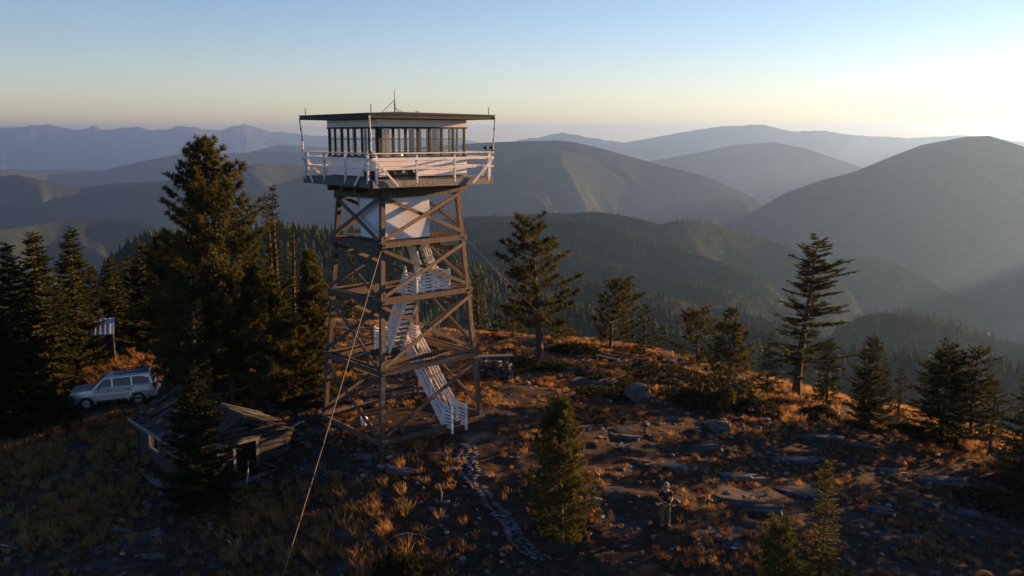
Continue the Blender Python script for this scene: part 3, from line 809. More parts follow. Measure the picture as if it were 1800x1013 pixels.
def conifer(seed, h, rad, style='fir', base=.08, lean=(0, 0), flag=0.0, faz=0.0, shape=.85, step=.30, per=6, droop=.25, rise=.1, sparse=0.0, twig=.30, gap=.13, bare=.12, trunk_r=None, dead_top=0.0, tuft=.20, ragged=.25, fw=.5):
    """returns (trunk mesh arrays, crown triangle points)"""
    rng = np.random.RandomState(seed)
    tr = trunk_r or (.016 * h + .03)
    wob = rng.rand(4) * 6.28
    def axis(t):
        t = np.asarray(t, float)
        return np.stack([lean[0] * t ** 1.6 + .012 * h * np.sin(t * 5 + wob[0]) * t, lean[1] * t ** 1.6 + .012 * h * np.sin(t * 4 + wob[1]) * t, h * t], -1)
    tt = np.linspace(0, 1, 16)
    lines = [np.concatenate([axis([0]) + [[0, 0, -.4]], axis(tt)])]; rads = [np.concatenate([[tr * 1.5], np.concatenate([[tr * 1.25], tr * (1 - tt[1:]) ** .85 + .012])])]
    C = []
    z = base * h
    up = np.array([0, 0, 1.])
    while z < h * .995:
        t = z / h; tb = max(0, (t - base) / (1 - base))
        Rz = rad * (1 - tb) ** shape * min(1, .55 + tb * 4) + .06 * rad ** .5
        k = max(3, int(per * (.7 + .6 * rng.rand()))) if t < .97 else 4
        az0 = rng.rand() * 6.28
        for q in range(k):
            if rng.rand() < sparse: continue
            az = az0 + q * 6.283 / k + rng.randn() * .25
            L = Rz * (1 - ragged + ragged * 1.6 * rng.rand()) * (1 + flag * math.cos(az - faz))
            if L < .08: continue
            zz = z + rng.randn() * step * .35
            if zz > h: zz = h
            p0 = axis(zz / h)
            ca = np.array([math.cos(az), math.sin(az), 0])
            m = 7; s = np.linspace(0, 1, m)
            el = (rise * 1.6 * tb - droop * (1 - tb))
            hz = L * (el * s - .18 * np.sin(s * math.pi) * (1 - tb) * (droop > .1) + (.22 if style == 'pine' else .10) * s ** 2.5)
            side = np.array([-math.sin(az), math.cos(az), 0]) * rng.randn() * .12
            P = p0 + L * s[:, None] * ca + L * (s ** 2)[:, None] * side + hz[:, None] * up
            br = max(.008, .012 + .012 * L)
            lines.append(P); rads.append(br * (1 - s * .8))
            if t > 1 - dead_top: continue
            dP = np.gradient(P, axis=0)
            if style == 'fir':
                nt = max(3, int(L / gap)); st = bare + (1 - bare) * (np.arange(nt) + rng.rand(nt) * .8) / nt
                st = np.clip(st, 0, 1)
                sgn = np.where(np.arange(nt) % 2 == 0, 1, -1)
                B = np.stack([np.interp(st, s, P[:, c]) for c in range(3)], -1)
                T = np.stack([np.interp(st, s, dP[:, c]) for c in range(3)], -1); T /= np.linalg.norm(T, axis=1, keepdims=True) + 1e-9
                lat = np.cross(T, up) * sgn[:, None]
                ang = np.radians(48 + rng.randn(nt) * 12)
                D = T * np.cos(ang)[:, None] + lat * np.sin(ang)[:, None] + up * (rng.randn(nt) * .16 - .05)[:, None]
                l = np.clip(twig * (.45 + 1.1 * np.sqrt(np.maximum(0, 1 - st)) * min(1, L / 1.2)) * (.75 + .5 * rng.rand(nt)), .1, 1.1)
                C.append(spray(TW, B, D, l, np.minimum(l, .42) * fw / .5 * 1.15, up, rng))
                C.append(spray(TW, P[-2:-1], (P[-1] - P[-2])[None], np.array([twig * .9]), np.array([.22]), up, rng))
            else:
                nt = max(4, int(L / gap * 1.5)); st = np.clip(.28 + .74 * rng.rand(nt) ** .75, 0, 1)
                B = np.stack([np.interp(st, s, P[:, c]) for c in range(3)], -1)
                T = np.stack([np.interp(st, s, dP[:, c]) for c in range(3)], -1); T /= np.linalg.norm(T, axis=1, keepdims=True) + 1e-9
                off = rng.randn(nt, 3) * (.13 * L ** .6) * (1.15 - st)[:, None] * [[1, 1, .8]] + up * (.05 * rng.rand(nt))[:, None]
                B = B + off
                D = T * .8 + off * 1.5 + up * .45 + rng.randn(nt, 3) * .25
                l = tuft * (.75 + .5 * rng.rand(nt))
                C.append(spray(PT[rng.randint(4)], B, D, l, l, up, rng, 1.0))
        z += step * (1.25 - .7 * t) * (.8 + .4 * rng.rand())
    lead = axis([.97, 1.0])
    if dead_top == 0: C.append(spray(TW if style == 'fir' else PT[0], np.repeat(lead[:1], 3, 0), np.repeat((lead[1] - lead[0])[None], 3, 0) + rng.randn(3, 3) * .02, np.full(3, .045 * h + .12), np.full(3, .14), np.array([1., 0, 0]), rng, .8))
    tv, tf = tubes(lines[:1], rads[:1], 8)
    if len(lines) > 1:
        bv, bf = tubes(lines[1:], rads[1:], 3)
        tv, tf = np.concatenate([tv, bv]), np.concatenate([tf, bf + len(tv)])
    return tv, tf, np.concatenate(C)

TRI_COUNT = [0]
def make_tree(name, loc, label, leaf, rz=0, group=None, cat='tree', **k):
    tv, tf, c = conifer(**k)
    t = tag(empty(name, loc, rz), label, cat, group)
    link_mesh('trunk', np_mesh('trunk', tv, tf, M['bark'], True), t)
    nf = len(c) // 3; TRI_COUNT[0] += nf + len(tf) * 2
    link_mesh('crown', np_mesh('crown', c, np.arange(nf * 3).reshape(-1, 3), leaf), t)
    return t
def top_z(loc, px, py):
    """height of the pixel's ray above loc at loc's distance"""
    p = at_dist(px, py, math.hypot(loc[0], loc[1])); return p[2] - loc[2]
def spot(bx, by, dist=None):
    if dist is None: return at(bx, by)
    p = at_dist(bx, by, dist); return Vector((p[0], p[1], zg1(p[0], p[1])))
def wpx(loc, w):      # metres for a width in photo pixels at loc
    return w / F_PX * math.sqrt(loc[0] ** 2 + loc[1] ** 2 + (CAM_H - loc[2]) ** 2)

GRP = 'conifers on the summit'
# big pine beside the tower
L = at(414, 697); H = top_z(L, 378, 250)
make_tree('pine_tree', L, 'tallest bushy pine, left of the tower, reaching the skyline', M['pine'], seed=11, h=H, rad=wpx(L, 112), style='pine', base=.15, lean=(-.95, -.2), shape=.62, step=.36, per=7, droop=.12, rise=.32, tuft=.30, gap=.075, ragged=.45, trunk_r=.28, sparse=.06, group=GRP)
# twin spires behind it
L = spot(494, 640, 53); H = top_z(L, 496, 328)
make_tree('fir_tree', L, 'slim dark spire fir, taller of the narrow pair beside the big pine', M['fir'], seed=12, h=H, rad=wpx(L, 52), base=.04, shape=1.05, step=.26, per=6, droop=.32, twig=.24, gap=.12, group=GRP)
L = spot(482, 640, 54); H = top_z(L, 484, 342)
make_tree('fir_tree', L, 'slim dark spire fir, shorter of the narrow pair beside the big pine', M['fir'], seed=13, h=H, rad=wpx(L, 40), base=.04, shape=1.0, step=.27, per=6, droop=.32, twig=.22, gap=.12, group=GRP)
L = spot(522, 650, 52); H = top_z(L, 514, 395)
make_tree('fir_tree', L, 'narrow fir on the tower side of the twin spires', M['fir'], seed=14, h=H, rad=wpx(L, 36), base=.04, shape=.9, step=.28, droop=.3, twig=.24, gap=.13, group=GRP)
# bushy pines round the foot of the big pine
for bx, by, d, tx, ty, w, sd, lab in ((552, 640, 51, 552, 445, 72, 15, 'olive pine standing just left of the tower legs'), (505, 690, 47, 500, 560, 150, 16, 'low spreading pine between the big pine and the tower'),
        (455, 660, 50, 452, 480, 150, 17, 'bushy sunlit pine overlapping the big pine trunk'), (340, 660, 50, 335, 475, 140, 18, 'dark bushy pine behind the cabin fir'), (300, 630, 55, 292, 412, 105, 19, 'dark ragged pine left of the big pine crown'), (355, 640, 54, 350, 425, 120, 190, 'dark pine tucked behind the big pine')):
    L = spot(bx, by, d); H = top_z(L, tx, ty)
    make_tree('pine_tree', L, lab, M['pine'], seed=sd, h=H, rad=wpx(L, w / 2), style='pine', base=.22 if sd in (18, 19) else .03, lean=(0, 0), shape=.6, step=.32, per=7, droop=.08, rise=.3, tuft=.29, gap=.075, ragged=.42, group=GRP)
# fir in front of the cabin
L = spot(352, 850, 37.2); H = top_z(L, 348, 468)
make_tree('fir_tree', L, 'thin spired fir growing against the ruined log cabin', M['fir'], seed=20, h=H, rad=wpx(L, 72), base=.03, shape=1.5, step=.22, per=8, droop=.3, twig=.34, gap=.085, trunk_r=.13, ragged=.4, group=GRP)
# the left side
for bx, by, d, tx, ty, w, sd, lab in ((86, 690, None, 87, 408, 148, 21, 'tall full fir behind the silver car'), (140, 610, 60, 132, 403, 110, 22, 'sunlit fir rising behind the shed'), (24, 600, 60, 20, 428, 110, 23, 'orange tinged fir at the left edge of the photo'),
        (205, 600, 64, 205, 452, 80, 24, 'dark fir right behind the outhouse roof'), (236, 590, 68, 240, 452, 80, 25, 'small dark fir between the outhouse and the big pine'), (262, 610, 62, 262, 425, 100, 26, 'dark fir left of the big pine group'), (-14, 640, 54, -6, 452, 120, 27, 'broad fir cut by the left edge of the photo'),
        (166, 560, 72, 168, 470, 70, 28, 'short fir behind the outhouse vent pipe')):
    L = spot(bx, by, d); H = top_z(L, tx, ty)
    make_tree('fir_tree', L, lab, M['fir'], seed=sd, h=H, rad=wpx(L, w / 2), base=.03, shape=.85, step=.27, per=8, droop=.26, twig=.40, gap=.10, ragged=.38, group=GRP)
for bx, by, d, tx, ty, w, sd, lab in ((42, 748, None, 46, 600, 130, 31, 'low bushy fir in front of the silver car bonnet'), (4, 742, None, 10, 560, 120, 32, 'dark bushy fir at the left edge near the grass strip'), (112, 742, None, 116, 694, 76, 33, 'small fir sapling beside the car front wheel')):
    L = spot(bx, by, d); H = top_z(L, tx, ty)
    make_tree('fir_sapling', L, lab, M['fir'], seed=sd, h=H, rad=wpx(L, w / 2), base=.01, shape=.62, step=.2, per=8, droop=.12, twig=.36, gap=.09, ragged=.4, group=GRP)
# right of the tower
L = at(948, 626); H = top_z(L, 930, 383)
make_tree('pine_tree', L, 'windswept pine with a pale dead top and bare lower trunk', M['pine'], seed=41, h=H, rad=wpx(L, 66), style='pine', base=.22, lean=(-.55, 0), shape=.42, step=.40, per=5, droop=.05, rise=.25, tuft=.28, gap=.075, ragged=.6, sparse=.12, trunk_r=.24, dead_top=.035, group=GRP)
L = at(1073, 614); H = top_z(L, 1078, 500)
make_tree('pine_tree', L, 'squat flat topped pine leaning over the summit edge', M['pine'], seed=42, h=H, rad=wpx(L, 46), style='pine', base=.12, lean=(.4, 0), shape=.32, step=.34, per=5, droop=.0, rise=.3, tuft=.24, gap=.09, ragged=.5, flag=.25, faz=0, group=GRP)
L = at(1133, 622); H = top_z(L, 1131, 538)
make_tree('fir_tree', L, 'small dark fir beside the squat flat topped pine', M['fir'], seed=43, h=H, rad=wpx(L, 30), base=.05, shape=.8, step=.26, per=5, droop=.0, rise=.35, twig=.26, gap=.12, group=GRP)
L = at(1226, 640); H = top_z(L, 1218, 550)
make_tree('pine_tree', L, 'low wind bent pine on the edge before the valley', M['pine'], seed=44, h=H, rad=wpx(L, 46), style='pine', base=.05, lean=(-.3, 0), shape=.4, step=.3, per=5, rise=.25, droop=.02, tuft=.22, gap=.085, ragged=.5, group=GRP)
L = at(1277, 712); H = top_z(L, 1282, 549)
make_tree('pine_tree', L, 'orange lit cone shaped pine left of the flagged fir', M['pine'], seed=45, h=H, rad=wpx(L, 62), style='pine', base=.04, lean=(.1, 0), shape=.72, step=.32, per=6, rise=.2, droop=.15, tuft=.23, gap=.085, ragged=.4, group=GRP)
L = at(1400, 692); H = top_z(L, 1428, 423)
make_tree('fir_tree', L, 'tall flagged fir with tiered branches standing on the summit edge', M['fir'], seed=46, h=H, rad=wpx(L, 64), base=.13, lean=(.85, 0), shape=.27, step=.50, per=6, droop=.02, rise=.14, twig=.36, gap=.075, ragged=.5, sparse=.16, fw=.40, flag=.12, faz=0, trunk_r=.26, bare=.06, group=GRP)
L = at(1526, 748); H = top_z(L, 1527, 590)
make_tree('fir_tree', L, 'dark pyramid fir in front of the golden grass shoulder', M['fir'], seed=47, h=H, rad=wpx(L, 50), base=.02, shape=.78, step=.25, per=7, droop=.12, rise=.2, twig=.33, gap=.09, fw=.42, ragged=.35, group=GRP)
L = at(1655, 776); H = top_z(L, 1662, 606)
make_tree('fir_tree', L, 'broad dark fir with ragged crown near the right edge', M['fir'], seed=48, h=H, rad=wpx(L, 64), base=.02, shape=.6, step=.27, per=7, droop=.1, rise=.25, twig=.36, gap=.09, fw=.42, ragged=.5, group=GRP)
L = at(1704, 782); H = top_z(L, 1690, 612)
make_tree('fir_tree', L, 'thin open fir with long sparse limbs near the right edge', M['fir'], seed=49, h=H, rad=wpx(L, 62), base=.1, shape=.45, step=.34, per=5, droop=-.05, rise=.3, twig=.34, gap=.10, ragged=.5, sparse=.15, group=GRP)
L = spot(1800, 775, 49); H = top_z(L, 1800, 655)
make_tree('fir_tree', L, 'fir cut off by the right edge of the photo', M['fir'], seed=50, h=H, rad=wpx(L, 50), base=.02, shape=.7, step=.28, per=6, droop=.1, rise=.2, twig=.3, gap=.12, group=GRP)
L = spot(1748, 705, 53.5); H = top_z(L, 1750, 670)
make_tree('fir_sapling', L, 'small fir on the ridge between the ragged firs and the photo edge', M['fir'], seed=51, h=max(H, 1), rad=wpx(L, 22), base=.02, shape=.7, step=.25, per=6, twig=.26, gap=.12, group=GRP)
L = spot(1582, 690, 56); H = top_z(L, 1582, 648)
make_tree('fir_sapling', L, 'tip of a small fir showing over the golden grass shoulder', M['fir'], seed=52, h=max(H, 1), rad=wpx(L, 18), base=.02, shape=.8, step=.24, per=6, twig=.24, gap=.12, group=GRP)
for bx, by, d, tx, ty, w, sd, lab in ((868, 612, 60, 868, 586, 30, 53, 'little dark fir on the edge behind the stone wall'), (903, 612, 60, 900, 540, 80, 54, 'dark pine half hidden behind the windswept pine'), (985, 612, 60, 985, 560, 60, 55, 'bushy pine right behind the windswept pine trunk'),
        (1348, 690, 53, 1345, 612, 60, 56, 'low bushy fir under the flagged fir on its tower side'), (1455, 668, 55, 1455, 600, 70, 57, 'low bushy fir under the flagged fir on its valley side')):
    L = spot(bx, by, d); H = top_z(L, tx, ty)
    make_tree('fir_sapling', L, lab, M['pine'] if sd in (54, 55) else M['fir'], seed=sd, h=max(H, .8), rad=wpx(L, w / 2), style='pine' if sd in (54, 55) else 'fir', base=.03, shape=.6, step=.25, per=6, droop=.1, rise=.2, twig=.28, gap=.11, tuft=.22, ragged=.5, group=GRP)
# foreground
L = at(985, 952); H = top_z(L, 978, 702)
make_tree('spruce_tree', L, 'bushy golden green spruce standing in the foreground right of the stone path', M['spruce'], seed=60, h=H, rad=wpx(L, 60), style='pine', base=.02, lean=(-.1, 0), shape=.62, step=.17, per=8, rise=.35, droop=.02, tuft=.15, gap=.055, ragged=.35, group=GRP)
L = spot(1440, 1040, 28.5); H = top_z(L, 1447, 815)
make_tree('fir_tree', L, 'young slender fir in the foreground, right of the person', M['spruce'], seed=61, h=H, rad=wpx(L, 56), base=.02, shape=1.0, step=.17, per=6, droop=.02, rise=.2, twig=.2, gap=.07, fw=.5, ragged=.4, trunk_r=.05, group=GRP)
L = spot(1368, 1050, 28); H = top_z(L, 1375, 926)
make_tree('pine_sapling', L, 'short golden pine sapling beside the young slender fir', M['spruce'], seed=62, h=H, rad=wpx(L, 55), style='pine', base=.02, shape=.5, step=.16, per=6, rise=.5, droop=-.1, tuft=.16, gap=.06, ragged=.5, group=GRP)
for k, (bx, by, d, w, hh, lab) in enumerate(((575, 1012, 29.6, 130, .9, 'dark low juniper bush at the bottom of the photo beside the guy cable'), (1010, 607, 56.5, 90, .5, 'flat juniper mat on the summit edge behind the plank pile'), (1085, 655, 50, 120, .45, 'flat juniper mat between the boulder and the plank pile'), (1175, 640, 53, 150, .5, 'flat juniper mat in front of the low wind bent pine'),
        (1330, 715, 49.5, 90, .6, 'dark juniper clump left of the flagged fir trunk'), (1060, 690, 47.5, 110, .4, 'dark juniper clump growing over the rounded outcrop'), (700, 985, 31, 90, .4, 'small dark juniper in the foreground below the stone path'), (950, 640, 52.5, 100, .35, 'flat juniper mat beside the windswept pine roots'), (1225, 690, 49.5, 130, .5, 'dark juniper mat right of the boulder'),
        (880, 660, 50.5, 70, .4, 'russet juniper clump at the end of the dry stone wall'), (1440, 700, 52, 60, .5, 'small juniper below the flagged fir'), (1600, 700, 53, 70, .5, 'small juniper on the golden grass shoulder'), (540, 700, 46.5, 90, .5, 'low juniper under the pines beside the tower'), (1760, 800, 45.5, 130, .7, 'dark juniper clump under the firs at the photo edge'))):
    L = spot(bx, by, d); rng = np.random.RandomState(100 + k); w = wpx(L, w); n = 260
    a = rng.rand(n) * 6.283; r = w / 2 * np.sqrt(rng.rand(n)); x = r * np.cos(a); y = r * np.sin(a) * .7
    top = hh * (1 - (r / (w / 2)) ** 2) * (.6 + .5 * rng.rand(n))
    zz = zg(L[0] + x, L[1] + y) - L[2] + top * rng.rand(n) ** .5
    B = np.stack([x, y, zz], -1); D = np.stack([np.cos(a) * .6, np.sin(a) * .6, .5 + rng.rand(n)], -1) + rng.randn(n, 3) * .3
    c = spray(np.concatenate([PT[0], TW]), B, D, .2 + .12 * rng.rand(n), np.full(n, .2), np.array([0, 0, 1.]), rng, .6)
    t = tag(empty('juniper_bush', L), lab, 'shrub', 'junipers on the summit')
    link_mesh('foliage', np_mesh('foliage', c, np.arange(len(c)).reshape(-1, 3), M['shrub']), t)
    st = [np.stack([x[i] * s, y[i] * s, (zz[i]) * s ** 1.3], -1) for i in range(0, n, 8) for s in [np.linspace(0, 1, 4)]]
    v, f = tubes(st, [np.linspace(.03, .01, 4)] * len(st), 4); link_mesh('stem', np_mesh('stem', v, f, M['bark'], True), t)

# ------------------------------------------------------------------ forest on the slopes below (numpy merged low conifers)
def far_conifer(seed, tiers=7, n=7):
    rng = np.random.RandomState(seed); T = []
    for k in range(tiers):
        z0 = .04 + .92 * k / tiers; z1 = min(1.0, z0 + .30 - .012 * k); r = .20 * (1 - k / tiers) ** .8 + .02
        a0 = rng.rand() * 6.28
        for q in range(n):
            a = a0 + q * 6.283 / n; rr = r * (.65 + .7 * rng.rand()); w = .34
            T.append([(0, 0, z1 - .05 * rng.rand()), (rr * math.cos(a - w), rr * math.sin(a - w), z0 - .04 * rng.rand()), (rr * 1.1 * math.cos(a + w), rr * 1.1 * math.sin(a + w), z0 + .03 * rng.rand())])
    return np.array(T)
FCS = [far_conifer(s, 7, 7) for s in range(3)]; FCL = [far_conifer(s, 3, 5) for s in range(3)]
def sample_surface(V, n, rng, dens=None, rows=None):
    a, b = V.shape[:2]
    r0, r1 = rows or (0, a - 1)
    m = int(n)
    i = r0 + rng.rand(m) * (r1 - r0 - 1e-3); j = rng.rand(m) * (b - 1.001)
    i0 = i.astype(int); j0 = j.astype(int); fi = (i - i0)[:, None]; fj = (j - j0)[:, None]
    P = V[i0, j0] * (1 - fi) * (1 - fj) + V[i0 + 1, j0] * fi * (1 - fj) + V[i0, j0 + 1] * (1 - fi) * fj + V[i0 + 1, j0 + 1] * fi * fj
    if dens is not None: P = P[rng.rand(m) < dens(P)]
    return P
def forest(P, hmin, hmax, tmpl, label, seed, wide=1.0):
    rng = np.random.RandomState(seed); n = len(P)
    C = []
    for q, T in enumerate(tmpl):
        sel = P[q::len(tmpl)]; m = len(sel)
        hh = hmin + (hmax - hmin) * rng.rand(m) ** 1.4; a = rng.rand(m) * 6.283
        t = T.reshape(-1, 3); c, s = np.cos(a)[:, None], np.sin(a)[:, None]
        ww = wide * (.8 + .5 * rng.rand(m))[:, None]
        x = (t[None, :, 0] * c - t[None, :, 1] * s) * hh[:, None] * ww; y = (t[None, :, 0] * s + t[None, :, 1] * c) * hh[:, None] * ww; z = t[None, :, 2] * hh[:, None]
        C.append((np.stack([x, y, z], -1) + sel[:, None]).reshape(-1, 3))
    C = np.concatenate(C); TRI_COUNT[0] += len(C) // 3
    o = link_mesh('forest', np_mesh('forest', C, np.arange(len(C)).reshape(-1, 3), M['farfir']))
    return tag(o, label, 'forest', kind='stuff')
rng = np.random.RandomState(77)
patch = lambda s, lo: (lambda P: np.clip(.5 + .55 * vnoise(P[:, 0], P[:, 1], s, 31) + lo, 0.04, 1))
Pn = sample_surface(hN, 11000, rng, patch(60, .35), (6, 70))
dn = np.hypot(Pn[:, 0], Pn[:, 1]); order = np.argsort(dn)
forest(Pn[dn > 0], 7, 15, FCS, 'dense conifer forest on the slope right behind the summit', 1)
forest(sample_surface(hR, 4200, rng, patch(60, .3), (4, 48)), 7, 14, FCS, 'conifer forest below the golden shoulder', 2)
forest(sample_surface(hB, 6500, rng, patch(110, .3), (6, 58)), 8, 15, FCL, 'conifers covering the round knoll in the valley', 3)
for V_, n_, sd_, lo_, hi_, lab in ((h2, 11000, 4, 9, 17, 'conifers scattered over the high green ridge beyond the tower'), (h2b, 8000, 5, 9, 17, 'conifers on the second spur of the green ridge'), (h2c, 8000, 6, 8, 17, 'conifers on the third spur of the green ridge'), (h2d, 8000, 7, 7, 16, 'conifers on the nearest long spur of the green ridge'), (h2e, 5000, 8, 7, 15, 'conifers on the dark fold under the long spur')):
    forest(sample_surface(V_, n_, rng, patch(120, .1)), lo_, hi_, FCL if sd_ < 7 else FCS[:2] + FCL[:1], lab, sd_, 1.1)
# trees on the drop just past the rim, near enough to be told apart
proto = [None, None, None]
k = 0
rim = [(840, 600, 78), (905, 600, 90), (968, 606, 82), (1012, 600, 95), (1045, 606, 110), (1095, 612, 88), (1160, 620, 92), (1185, 628, 120), (1250, 634, 86), (1310, 650, 95), (1345, 655, 120), (1470, 668, 84), (1500, 675, 110), (1560, 680, 90), (1610, 685, 100), (1640, 690, 80), (1710, 700, 95), (1760, 706, 85), (830, 585, 130), (880, 590, 120), (940, 590, 140), (560, 590, 90), (590, 590, 105), (620, 588, 84), (690, 590, 95), (740, 592, 110), (790, 592, 88), (650, 585, 130)]
for bx, by, d in rim:
    p = at_dist(bx, by, d); z = zg1(p[0], p[1])
    q = k % 3
    if proto[q] is None:
        proto[q] = make_tree('fir_tree', (p[0], p[1], z), 'dark fir on the drop beyond the summit rim', M['fir'], seed=80 + q, h=9.0, rad=1.7, base=.03, shape=.8, step=.42, per=6, droop=.25, twig=.42, gap=.2, group='firs below the rim')
        t = proto[q]
    else:
        t = copy_tree(proto[q]); t.location = (p[0], p[1], z)
    s = .75 + .5 * random.random(); t.scale = (s, s, s * (.9 + .3 * random.random())); t.rotation_euler.z = random.random() * 6.28
    k += 1
# firs standing on the same slope just outside the frame; they throw the long shade over the open ground
for (x, y, s) in ((29, 43.5, .55), (31, 46, .6), (34, 44, .8), (27.5, 39.5, .75), (36, 50, 1.2), (30, 36.5, .9), (39, 46, 1.1), (26, 35.5, .6), (33, 40, 1.0), (43, 52, 1.2), (28, 41.5, 1.0), (32, 48.5, .8), (30, 40, 1.0), (37, 47.5, 1.3), (41, 49, 1.3), (34, 39, 1.1), (46, 55, 1.3), (38, 43, 1.2), (31.5, 37.5, 1.0)):
    t = copy_tree(proto[k % 3]); t.location = (x, y, zg1(x, y) - .1); t.scale = (s * 1.2, s * 1.2, s); t.rotation_euler.z = random.random() * 6.28
    tag(t, 'dark fir on the open slope just beyond the right edge of the photo', 'tree', 'firs beyond the photo edge'); k += 1

# ------------------------------------------------------------------ ruined log cabin
CY = R(42)
c0 = Vector((-13.4, 36.2, 0)); c0.z = zg1(-13.4, 36.2) - .05
CW, CL = 4.3, 6.4
cu = Vector((math.cos(CY), math.sin(CY), 0)); cv = Vector((-math.sin(CY), math.cos(CY), 0))
cabin = tag(empty('log_cabin', c0), 'collapsing grey log cabin with holes in its board roof', 'cabin')
def cb(u, v, z): return c0 + cu * u + cv * v + Vector((0, 0, z))
rg = random.Random(21)
WALL_H, RID, nlog = 2.0, 2.95, 9
lh = WALL_H / nlog
def log(a, b, r, name='log', m=None):
    a, b = Vector(a), Vector(b); j = Vector((rg.uniform(-.02, .02), rg.uniform(-.02, .02), rg.uniform(-.025, .025)))
    MB().tube([a + j, a.lerp(b, .5) + j * -.5, b + j], [r * rg.uniform(.9, 1.05), r, r * rg.uniform(.85, 1)], 8).build(name, m or M['old_log'], cabin, c0, smooth=False)
DOOR = (1.78, 2.72, 1.72); WIN = (3.7, 4.75, .85, 1.5)
for k in range(nlog):
    z = lh * (k + .5); r = lh * .54
    # front gable wall with the doorway
    if z < DOOR[2]:
        log(cb(-.22, 0, z), cb(DOOR[0] - .1, 0, z), r); log(cb(DOOR[1] + .1, 0, z), cb(CW + rg.uniform(.05, .3), 0, z), r)
    else: log(cb(-.22, 0, z), cb(CW + .2, 0, z), r)
    # long wall with the window
    if WIN[2] - .1 < z < WIN[3] + .05:
        log(cb(0, -.2, z + lh * .3), cb(0, WIN[0] - .06, z + lh * .3), r); log(cb(0, WIN[1] + .06, z + lh * .3), cb(0, CL + .2, z + lh * .3), r)
    else: log(cb(0, -.22, z + lh * .3), cb(0, CL + .2, z + lh * .3), r)
    log(cb(-.15, CL, z), cb(CW + .2, CL, z), r)
    if k < 6: log(cb(CW, -.1, z + lh * .3), cb(CW, CL + .1, z + lh * .3 - .15 * (k > 3)), r)
for k in range(4):       # gable boards above the wall logs, on both ends
    z = WALL_H + .12 + k * .27; w = CW * (1 - (z - WALL_H) / (RID - WALL_H)) / 2
    if w > .15:
        log(cb(CW / 2 - w, 0, z), cb(CW / 2 + w * (.2 if k == 1 else 1), 0, z), .12); log(cb(CW / 2 - w, CL, z), cb(CW / 2 + w, CL, z), .12)
df = empty('door_frame', (0, 0, 0), parent=cabin)
for u in (DOOR[0] - .06, DOOR[1] + .06): MB().bar(cb(u, -.13, 0), cb(u, -.13, DOOR[2] + .02), .13, .07, side=cu).build('jamb', M['timber_grey'], df, c0)
MB().bar(cb(DOOR[0] - .16, -.135, DOOR[2] + .08), cb(DOOR[1] + .18, -.135, DOOR[2] + .10), .07, .12, side=cv).build('lintel', M['timber_grey'], df, c0)
MB().bar(cb(DOOR[0] - .1, -.13, .06), cb(DOOR[1] + .1, -.13, .06), .2, .1, side=cv).build('sill', M['timber_grey'], df, c0)
wf = empty('window_frame', (0, 0, 0), parent=cabin)
for v in (WIN[0] - .03, WIN[1] + .03): MB().bar(cb(-.11, v, WIN[2]), cb(-.11, v, WIN[3] + .12), .09, .1, side=cv).build('jamb', M['timber_grey'], wf, c0)
for z in (WIN[2] - .03, WIN[3] + .16): MB().bar(cb(-.115, WIN[0] - .1, z), cb(-.115, WIN[1] + .1, z), .1, .09, side=cu).build('sill', M['timber_grey'], wf, c0)
# roof: ridge pole, rafters, sagging boards with gaps
sag = lambda v: -.35 * math.sin(max(0, min(1, v / CL)) * math.pi)
log(cb(CW / 2, -.5, RID), cb(CW / 2, CL + .3, RID - .05), .09, 'ridge_pole')
eave = .42
for s in (-1, 1):
    for v in np.linspace(.1, CL - .1, 6):
        if s == 1 and v > 3.6: continue
        log(cb(CW / 2 + s * (CW / 2 + eave), v, WALL_H - .3), cb(CW / 2, v, RID - .06 + sag(v) * .3), .06, 'rafter')
nb = 34
for s in (-1, 1):
    for k in range(nb):
        v = -.38 + (CL + .7) * (k + .5) / nb
        gone = rg.random()
        if s == 1 and (v > 3.7 or gone < .42): continue
        if s == -1 and gone < .17: continue
        t0 = 0.0 if gone > .3 else rg.uniform(.12, .45)          # the top end rotted off
        t1 = 1.0 if gone > .25 else rg.uniform(.55, .9)
        if s == -1 and 2.6 < v < 4.3 and rg.random() < .6: t0, t1 = rg.uniform(.45, .6), 1.0
        off = s * (CW / 2 + eave)
        zt, ze = RID + .06 + sag(v) * .35, WALL_H - .18
        a = cb(CW / 2 + off * t0, v + rg.uniform(-.03, .03), zt + (ze - zt) * t0 + rg.uniform(-.01, .03)); b = cb(CW / 2 + off * t1, v + rg.uniform(-.06, .06), zt + (ze - zt) * t1 + rg.uniform(-.03, .03))
        MB().bar(a, b, (CL + .7) / nb * rg.uniform(.75, .98), .03, side=cv).build('roof_board', M['old_log'] if rg.random() < .92 else M['timber_grey'], cabin, c0)
MB().bar(cb(-.42, -.3, WALL_H - .2), cb(-.42, CL + .2, WALL_H - .2), .05, .16).build('eave_board', M['timber_grey'], cabin, c0)
# broken porch overhang boards by the door
for k in range(5): MB().bar(cb(.3 + k * .16, -.9 + k * .1, WALL_H - .35 + .05 * k), cb(.5 + k * .14, .1, WALL_H + .12 + .05 * k), .13, .03).build('roof_board', M['timber_grey'], cabin, c0)
